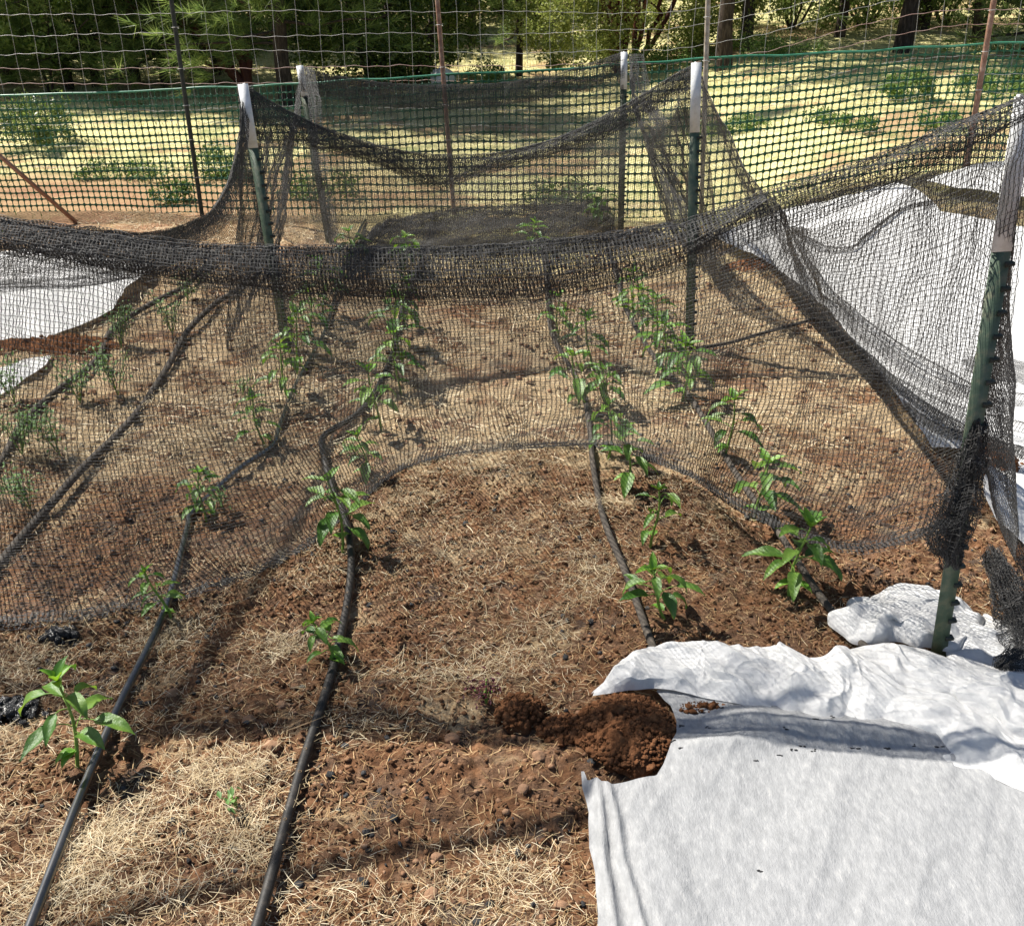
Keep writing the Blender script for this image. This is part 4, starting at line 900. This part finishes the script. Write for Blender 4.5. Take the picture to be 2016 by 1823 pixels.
# black flecks on the spread cloth
FLK = [(1205, 1478), (1330+10, 1479), (1325, 1462), (1560, 1478), (1580, 1472), (1600, 1480), (1535, 1490), (1680, 1475), (1693, 1477), (1750, 1476), (1800, 1472), (1850, 1474), (1890, 1481), (1490, 1500), (1420, 1398), (1340, 1430), (1390, 1432), (1600, 1430), (1632, 1424), (1545, 1447), (1495, 1716), (1860, 1420), (1880, 1426)]
V = [];
for x, y in FLK:
    p = atG(x, y, .032); zz = p[2]+float(zf_front(p[0], p[1]))-.032+.001; n = 3
    V0, F0 = ICO1
    for _ in range(3):
        V.append((V0*np.array([RNG.uniform(.002, .006), RNG.uniform(.001, .003), .0012])+np.array([p[0]+RNG.normal(0, .005), p[1]+RNG.normal(0, .002), zz]), F0))
tag(build('charcoal_flecks', V, M_CHAR), 'black flecks sprinkled on the spread cloth', kind='stuff')

# ---------------------------------------------------------------- beyond the fence
def cards(C, size, elong, n_up=.3):
    n = len(C); d = norm(RNG.normal(0, 1, (n, 3))); e = norm(RNG.normal(0, 1, (n, 3))+np.array([0, 0, n_up])); s = norm(np.cross(d, e)); d = norm(np.cross(e, s))
    L_ = (size*RNG.uniform(.6, 1.3, n))[:, None]; W_ = L_*elong
    V = np.stack([C-d*L_*.5, C+s*W_*.5+e*L_*.08, C+d*L_*.5, C-s*W_*.5+e*L_*.08], 1)
    return V.reshape(-1, 3), np.arange(n*4).reshape(n, 4)
def clumpy(n, c, r, nc=40, cr=.22, low=0.0, R_=RNG):
    k = norm(R_.normal(0, 1, (nc, 3)))*(R_.uniform(.25, 1, (nc, 1))**.4); k = k*np.array(r)+np.array(c)
    i = R_.integers(0, nc, n); P = k[i]+norm(R_.normal(0, 1, (n, 3)))*(R_.uniform(0, 1, (n, 1))**.5)*cr*np.mean(r)*R_.uniform(.6, 1.4, (nc, 1))[i]
    return P[P[:, 2] > low]
def limb(p0, p1, r0_, r1_, sag=0, n=10, wob=.05):
    q = np.linspace(0, 1, n)[:, None]; c = np.array(p0)*(1-q)+np.array(p1)*q; c[:, 2] += sag*np.sin(q[:, 0]*3.14); c += RNG.normal(0, wob, c.shape)*np.sin(q*3.14)*.5
    return tubes(c, np.linspace(r0_, r1_, n), 8)
def needles(C, D, n_per, ln, wd=.0035):
    """tufts of needles at points C pointing along D"""
    n = len(C)*n_per; c = np.repeat(C, n_per, 0); d = norm(np.repeat(D, n_per, 0)+RNG.normal(0, .55, (n, 3))); c = c-np.repeat(D, n_per, 0)*RNG.uniform(0, .12, (n, 1))
    e = c+d*(ln*RNG.uniform(.7, 1.1, (n, 1))); s = norm(np.cross(d, RNG.normal(0, 1, (n, 3))))*wd
    return np.stack([c-s, c+s, e], 1).reshape(-1, 3), np.arange(n*3).reshape(n, 3)
def place_tree(x, y, name, label, maker, cat='tree', group=None, **k):
    p = atG(x, y); p[2] = float(H(p[0], p[1])); root = thing(name, p, label, cat, group); maker(root, p, **k); return root
def mk_pine(root, p, r=.09, h=7, lean=(0, 0), low=.9, nb=26, tufts=14, reach=1.6, per=22):
    nb = int(nb*1.5); tufts = int(tufts*1.5); low = low*.75 if low < 1 else low
    top = p+np.array([lean[0], lean[1], h]); q = np.linspace(0, 1, 16)[:, None]; c = p*(1-q)+top*q; c[0, 2] -= .1; c[1:, :2] += RNG.normal(0, .02, (15, 2))
    tr = tubes(c, np.linspace(r, r*.35, 16)*(1+.25*(np.arange(16) == 0)), 12); C = []; D = []
    for i in range(nb):
        f = low/h+(1-low/h)*(i/nb)**1.3; b = np.array([np.interp(f, q[:, 0], c[:, k]) for k in range(3)]); az = RNG.uniform(0, 6.28); L_ = reach*(1-.55*f)*RNG.uniform(.6, 1.1)
        e = b+np.array([math.cos(az)*L_, math.sin(az)*L_, L_*RNG.uniform(-.25, .25)]); tr += limb(b, e, .018, .006, -.05, 7)
        t = RNG.uniform(.35, 1.02, tufts)[:, None]; P_ = b*(1-t)+e*t+RNG.normal(0, .14*L_, (tufts, 3)); C.append(P_); D.append(norm(P_-b+np.array([0, 0, .25*L_])))
    build('trunk', tr, M_BARK, parent=root, smooth=True); build('crown', [needles(np.concatenate(C), np.concatenate(D), per, .20, .0045)], M_NEED, parent=root)
def mk_broad(root, p, r=1.2, h=3.2, n=9000, lm=None, bark=None, ls=.05, el=.55, stems=3, low=.15, nc=60, cz=None, tr=.05, cr=.2, splay=.5):
    lm = lm or M_OAK; bark = bark or M_BARK; tb = []
    for i in range(stems):
        az = i*6.28/stems+RNG.uniform(-.5, .5); e = p+np.array([math.cos(az)*r*splay, math.sin(az)*r*splay, h*RNG.uniform(.5, .75)]); tb += limb(p+np.array([math.cos(az)*tr, math.sin(az)*tr, -.05]), e, tr, tr*.4, .05)
        for j in range(4):
            t = RNG.uniform(.25, .95); b = p*(1-t)+e*t; e2 = b+np.array([*(RNG.normal(0, r*.4, 2)), RNG.uniform(.1, .6)*h*.4]); tb += limb(b, e2, tr*.35, tr*.12, .04, 7)
    build('trunk', tb, bark, parent=root, smooth=True)
    c = p+np.array([0, 0, cz if cz is not None else h*.52]); C = clumpy(n, c, (r, r, h*.5), nc, cr, p[2]+low); build('crown', [cards(C, ls, el)], lm, parent=root)
PN = 'pine_tree'; gP = 'trees beyond the fence'
# left
place_tree(100, 182, 'oak_sapling', 'pale leaved oak sapling nearest the fence at upper left', mk_broad, group=gP, r=.62, h=2.4, n=2600, lm=M_OAKB, ls=.055, el=.7, stems=2, low=.1, nc=34, tr=.02, cr=.22)
place_tree(20, 165, PN, 'dense pine at the upper left corner', mk_pine, group=gP, r=.07, low=.3, nb=40, tufts=22, reach=1.9)
place_tree(137, 172, PN, 'slim pine behind the pale oak sapling', mk_pine, group=gP, r=.05, low=.5, nb=34, tufts=18)
place_tree(190, 168, PN, 'slim pine right of the pale oak sapling', mk_pine, group=gP, r=.05, low=.5, nb=34, tufts=18)
place_tree(268, 166, PN, 'pine left of the dark fence post', mk_pine, group=gP, r=.06, low=.6, nb=34, tufts=18)
place_tree(326, 172, PN, 'thin trunked pine against the dark fence post', mk_pine, group=gP, r=.05, low=.5, nb=30, tufts=16)
place_tree(430, 150, PN, 'pine standing behind the leaning oak', mk_pine, group=gP, r=.06, low=.6, nb=34, tufts=18)
def mk_lean(root, p):
    tb = []
    for dx, dz, r_ in ((-1.0, 1.1, .07), (-.8, .75, .05), (-.25, 1.6, .06), (.15, 1.8, .05), (-1.3, .9, .035)):
        e = p+np.array([dx, .1, dz]); tb += limb(p+np.array([0, 0, -.05]), e, r_, r_*.5, .05, 12, .08)
        for j in range(3): e2 = e+np.array([RNG.uniform(-.7, .4), RNG.uniform(-.4, .4), RNG.uniform(.2, .8)]); tb += limb(e, e2, r_*.5, .01, 0, 7, .08)
    build('trunk', tb, M_BARKR, parent=root, smooth=True)
    C = clumpy(5200, p+np.array([-.5, .1, 1.9]), (1.5, .9, 1.1), 50, .2, p[2]+.75); build('crown', [cards(C, .045, .6)], M_OAKD, parent=root)
place_tree(490, 172, 'leaning_oak', 'dark oak with splayed leaning trunks left of the net pen', mk_lean, group=gP)
place_tree(568, 207, PN, 'stout pine trunk between the leaning oak and the net pen', mk_pine, group=gP, r=.085, low=.85, nb=26, tufts=22, reach=1.5, per=26)
place_tree(740, 160, 'live_oak', 'large dark round live oak left of the brown fence post', mk_broad, group=gP, r=1.15, h=3.4, n=34000, lm=M_OAKD, ls=.05, el=.6, stems=4, low=.0, cz=1.05, nc=140, tr=.06, cr=.18)
place_tree(830, 158, 'live_oak', 'dark live oak half behind the brown fence post', mk_broad, group=gP, r=.75, h=2.8, n=16000, lm=M_OAKD, ls=.05, el=.6, stems=3, low=.0, cz=.9, nc=80, tr=.05, cr=.2)
place_tree(930, 92, PN, 'thin dark pine right of the brown fence post', mk_pine, group=gP, r=.06, low=1.3, nb=22, tufts=12, reach=1.4)
place_tree(1021, 152, PN, 'slim pine with bare lower trunk left of the red stemmed shrub', mk_pine, group=gP, r=.042, low=.75, nb=16, tufts=9, reach=.9)
def mk_manz(root, p):
    tb = []; E = []
    for i in range(13):
        az = RNG.uniform(0, 6.28); s = RNG.uniform(.25, 1.15); e = p+np.array([math.cos(az)*s, math.sin(az)*s*.7, RNG.uniform(1.3, 2.4)]); tb += limb(p+np.array([math.cos(az)*.12, math.sin(az)*.12, -.05]), e, .035, .015, .05, 12, .08); E.append(e)
        for j in range(3): t = RNG.uniform(.3, .9); b = p*(1-t)+e*t; tb += limb(b, b+np.array([*RNG.normal(0, .35, 2), .5]), .014, .005, 0, 6)
    build('trunk', tb, M_BARKR, parent=root, smooth=True)
    C = clumpy(46000, p+np.array([0, -.15, .95]), (1.6, 1.0, 1.1), 200, .15, p[2]+.06); k = (np.abs(C[:, 0]-p[0]-.15) > .10*(3-C[:, 2])) | (RNG.uniform(0, 1, len(C)) < .55); build('crown', [cards(C[k], .042, .62)], M_MANZ, parent=root)
place_tree(1235, 138, 'manzanita_shrub', 'big manzanita shrub with fanned dark red stems', mk_manz, cat='shrub', group=None)
# right
for x, y, r_, ln, lab in ((1375, 96, .085, (0, 0), 'pine trunk just left of the pale fence post'), (1425, 136, .085, (.02, 0), 'sturdy pine trunk just right of the pale fence post'), (1466, 96, .075, (.1, 0), 'pine with a leaning trunk right of the pale fence post'),
        (1652, 72, .06, (.3, 0), 'slim pine among the brush in the middle right'), (1776, 98, .095, (.8, 0), 'tall pine leaning right with thick trunk at upper right'), (1812, 62, .08, (.5, 0), 'pine just behind the thick leaning trunk')):
    place_tree(x, y, PN, lab, mk_pine, group=gP, r=r_, lean=ln, low=1.25, nb=26, tufts=15, reach=1.6)
place_tree(1925, 78, 'live_oak', 'dark oak at the upper right behind the rusty fence post', mk_broad, group=gP, r=.8, h=3, n=6000, lm=M_OAKD, ls=.06, el=.55, stems=3, low=.2, nc=60)
place_tree(2040, 110, PN, 'low bright pine at the right edge of the frame', mk_pine, group=gP, r=.06, low=.2, nb=34, tufts=16, reach=1.3)
place_tree(1560, 60, 'brush_shrub', 'grey green brush behind the leaning pine trunks', mk_broad, cat='shrub', group='brush at the edge of the wood', r=1.5, h=1.8, n=15000, lm=M_OAK, ls=.06, el=.4, stems=6, low=0, nc=110, tr=.02)
place_tree(1700, 52, 'brush_shrub', 'tangled brush left of the thick leaning pine', mk_broad, cat='shrub', group='brush at the edge of the wood', r=1.6, h=1.7, n=15000, lm=M_OAK, ls=.06, el=.4, stems=6, low=0, nc=110, tr=.02)
place_tree(1860, 50, 'brush_shrub', 'brush between the leaning pines and the rusty post', mk_broad, cat='shrub', group='brush at the edge of the wood', r=1.3, h=1.5, n=11000, lm=M_OAK, ls=.06, el=.4, stems=6, low=0, nc=90, tr=.02)
# wood further back: copies of three trees
src = []
base = atG(1100, 20)
for i, (lm, mk, kw) in enumerate(((M_OAKD, mk_broad, dict(r=2.1, h=5.5, n=15000, lm=M_OAKD, ls=.12, el=.6, stems=4, low=.1, nc=110, tr=.09)), (M_OAK, mk_broad, dict(r=1.7, h=4.6, n=12000, lm=M_OAK, ls=.11, el=.6, stems=4, low=.05, nc=90, tr=.07)), (None, mk_pine, dict(r=.12, low=.8, nb=44, tufts=20, reach=2.4, per=24)))):
    p = np.array([(-7., 0, 7.)[i], 23., 0]); p[2] = float(gz(p[0], p[1]))
    root = thing('background_tree', p, '', 'tree', 'trees of the wood far behind'); mk(root, p, **kw); src.append(root)
spots = [(-17, 20, 0), (-14, 24, 2), (-12, 19.5, 1), (-10.5, 27, 0), (-9, 21, 2), (-5, 26, 1), (-3.5, 21.5, 0), (-2, 28, 2), (1.6, 26, 0), (3.4, 22, 2), (4.9, 27, 1), (6.0, 20.5, 2), (8.8, 26, 0), (10.2, 21, 1), (12, 25, 2), (14, 20, 0), (17, 24, 1), (-6.5, 30, 0), (0.5, 32, 1), (6.5, 32, 0), (12, 31, 0), (-13, 31, 1), (-1.2, 24, 2), (-8, 24, 1), (9.5, 29.5, 2)]+[(-15.5, 17, 2), (-11, 16.5, 0), (-7.6, 17.5, 0), (-6.2, 20.5, 0), (-4.6, 18.2, 1), (-3.0, 19.5, 2), (-9.4, 15.5, 2), (0.2, 22.5, 0), (2.6, 24.5, 1), (5.0, 23.5, 0), (7.6, 22.8, 0), (9.6, 24.5, 1), (11.6, 22, 0), (7.0, 25.5, 1), (-1.0, 20, 0), (1.2, 29, 1), (4.0, 29, 0), (13.5, 23, 2)]
kinds = ['dark round oak', 'mid green spreading oak', 'dark tall pine']
allt = [(s, k) for k, s in enumerate(src)]
for i, (x, y, k) in enumerate(spots):
    r = src[k].copy(); COL.objects.link(r); r.location = (x, y, float(gz(x, y))); r.rotation_euler = (0, 0, RNG.uniform(0, 6.28)); r.scale = [RNG.uniform(.85, 1.2)]*3
    for ch in src[k].children:
        c = ch.copy(); COL.objects.link(c); c.parent = r
    allt.append((r, k))
allt.sort(key=lambda t: math.atan2(t[0].location.x, t[0].location.y))
ordw = ['first', 'second', 'third', 'fourth', 'fifth', 'sixth', 'seventh', 'eighth', 'ninth', 'tenth', 'eleventh', 'twelfth', 'thirteenth', 'fourteenth', 'fifteenth', 'sixteenth', 'seventeenth', 'eighteenth', 'nineteenth', 'twentieth', 'twenty first', 'twenty second']
cnt = [0, 0, 0]
for r, k in allt:
    r['label'] = kinds[k]+' of the far wood, '+ordw[cnt[k]]+' of its kind from the left'; cnt[k] += 1

# weeds and grass beyond the fence
def mk_weed(root, p, r=.3, h=.3, n=500, ls=.032, lm=None, el=.45):
    C = clumpy(n*3, p+np.array([0, 0, h*.5]), (r, r*.9, h*.5), 26, .42, p[2]); build('leaves', [cards(C, ls, el, .9)], lm or M_WEED, parent=root)
    tb = []
    for i in range(5): tb += limb(p, p+np.array([*RNG.normal(0, r*.5, 2), h*.7]), .004, .002, 0, 5, .02)
    build('stem', tb, M_STEM, parent=root)
WD = [(85, 290, .42, .38, 1700, 'dark leafy bush beyond the green mesh at left', M_OAKD), (430, 350, .24, .22, 700, 'leafy weed just right of the dark fence post', M_WEED), (345, 400, .16, .16, 260, 'pale weed at the foot of the dark fence post', M_WEED),
 (300, 345, .25, .12, 260, 'low weed on the bare soil strip', M_WEED), (200, 350, .2, .12, 200, 'low weed left of the dark fence post', M_WEED), (1790, 200, .25, .22, 800, 'dark green rounded weed beyond the mesh at right', M_WEED),
 (1960, 195, .35, .22, 900, 'dark weed clump right of the rusty post', M_WEED), (1630, 240, .2, .1, 220, 'low weed in the middle of the right field', M_WEED), (1475, 250, .2, .1, 220, 'low weed near the swag of net at right', M_WEED),
 (1400, 270, .18, .1, 180, 'small weed by the pale fence post foot', M_WEED), (1690, 255, .16, .1, 180, 'small weed below the dark rounded weed', M_WEED), (1840, 255, .2, .1, 240, 'low weed left of the rusty post', M_WEED), (1100, 400, .25, .14, 350, 'weed seen through the far net', M_WEED),
 (960, 170, .22, .25, 500, 'green weed at the foot of the dark live oak', M_WEED), (1330, 130, .5, .2, 900, 'leafy undergrowth right of the manzanita', M_WEED), (1530, 110, .5, .2, 900, 'leafy undergrowth right of the pale fence post', M_WEED), (640, 390, .3, .15, 400, 'weed behind the far left net post', M_WEED)]
for x, y, r, h, n, lab, lm in WD: place_tree(x, y, 'weed_clump', lab, mk_weed, cat='weed', group='weeds beyond the fence', r=r, h=h, n=n, lm=lm)
def blades(X, Y, h, wd, ang=.45):
    n = len(X); z = H(X, Y); az = RNG.uniform(0, 6.28, n); t = np.abs(RNG.normal(0, ang, n)); hh = h*RNG.uniform(.4, 1.2, n)
    b = np.stack([X, Y, z], 1); e = b+np.stack([np.cos(az)*np.sin(t)*hh, np.sin(az)*np.sin(t)*hh, np.cos(t)*hh], 1); s = np.stack([-np.sin(az+1), np.cos(az+1), 0*az], 1)*wd
    return np.stack([b-s, b+s, e], 1).reshape(-1, 3), np.arange(n*3).reshape(n, 3)
X, Y = scatter_xy(90000, -9, 9, 6.6, 15, lambda a, b: np.clip(.45+1.2*fbm(a*.8, b*.8, 201), .02, 1)*(.25+.75*sm((b-8)/2)))
X2, Y2 = scatter_xy(60000, -16, 16, 14, 30, lambda a, b: np.clip(.6+.9*fbm(a*.5, b*.5, 205), .05, 1))
tag(build('dry_grass', [blades(X, Y, .07, .0022), blades(X2, Y2, .14, .005)], M_DRYG), 'sun bleached dry grass of the field beyond the fence', kind='stuff')
X, Y = scatter_xy(60000, -10, 12, 6.7, 22, lambda a, b: np.clip(.12+1.3*fbm(a*.9+5, b*.9, 211), 0, 1))
tag(build('green_grass', [blades(X, Y, .055, .004, .8)], M_WEED), 'patches of green ground cover among the dry grass', kind='stuff')
# white rock beyond the fence by the brown post
p = atG(872, 172); V0, F0 = ICO3; V = V0*(1+.18*vn(V0[:, 0]*2.5+3, V0[:, 1]*2.5+V0[:, 2]*2, 77))[:, None]*np.array([.16, .12, .14])
tag(build('rock', [(V+p+np.array([0, 0, .09]), F0)], mat('white_rock', [(.45, .42, .38), (.6, .57, .53), (.75, .73, .7)], 12, .9, .6, 30), smooth=True), 'pale rock beside the brown fence post at the field edge', 'rock')
for ch in list(bpy.data.objects):
    if '_w' in ch: del ch['_w']
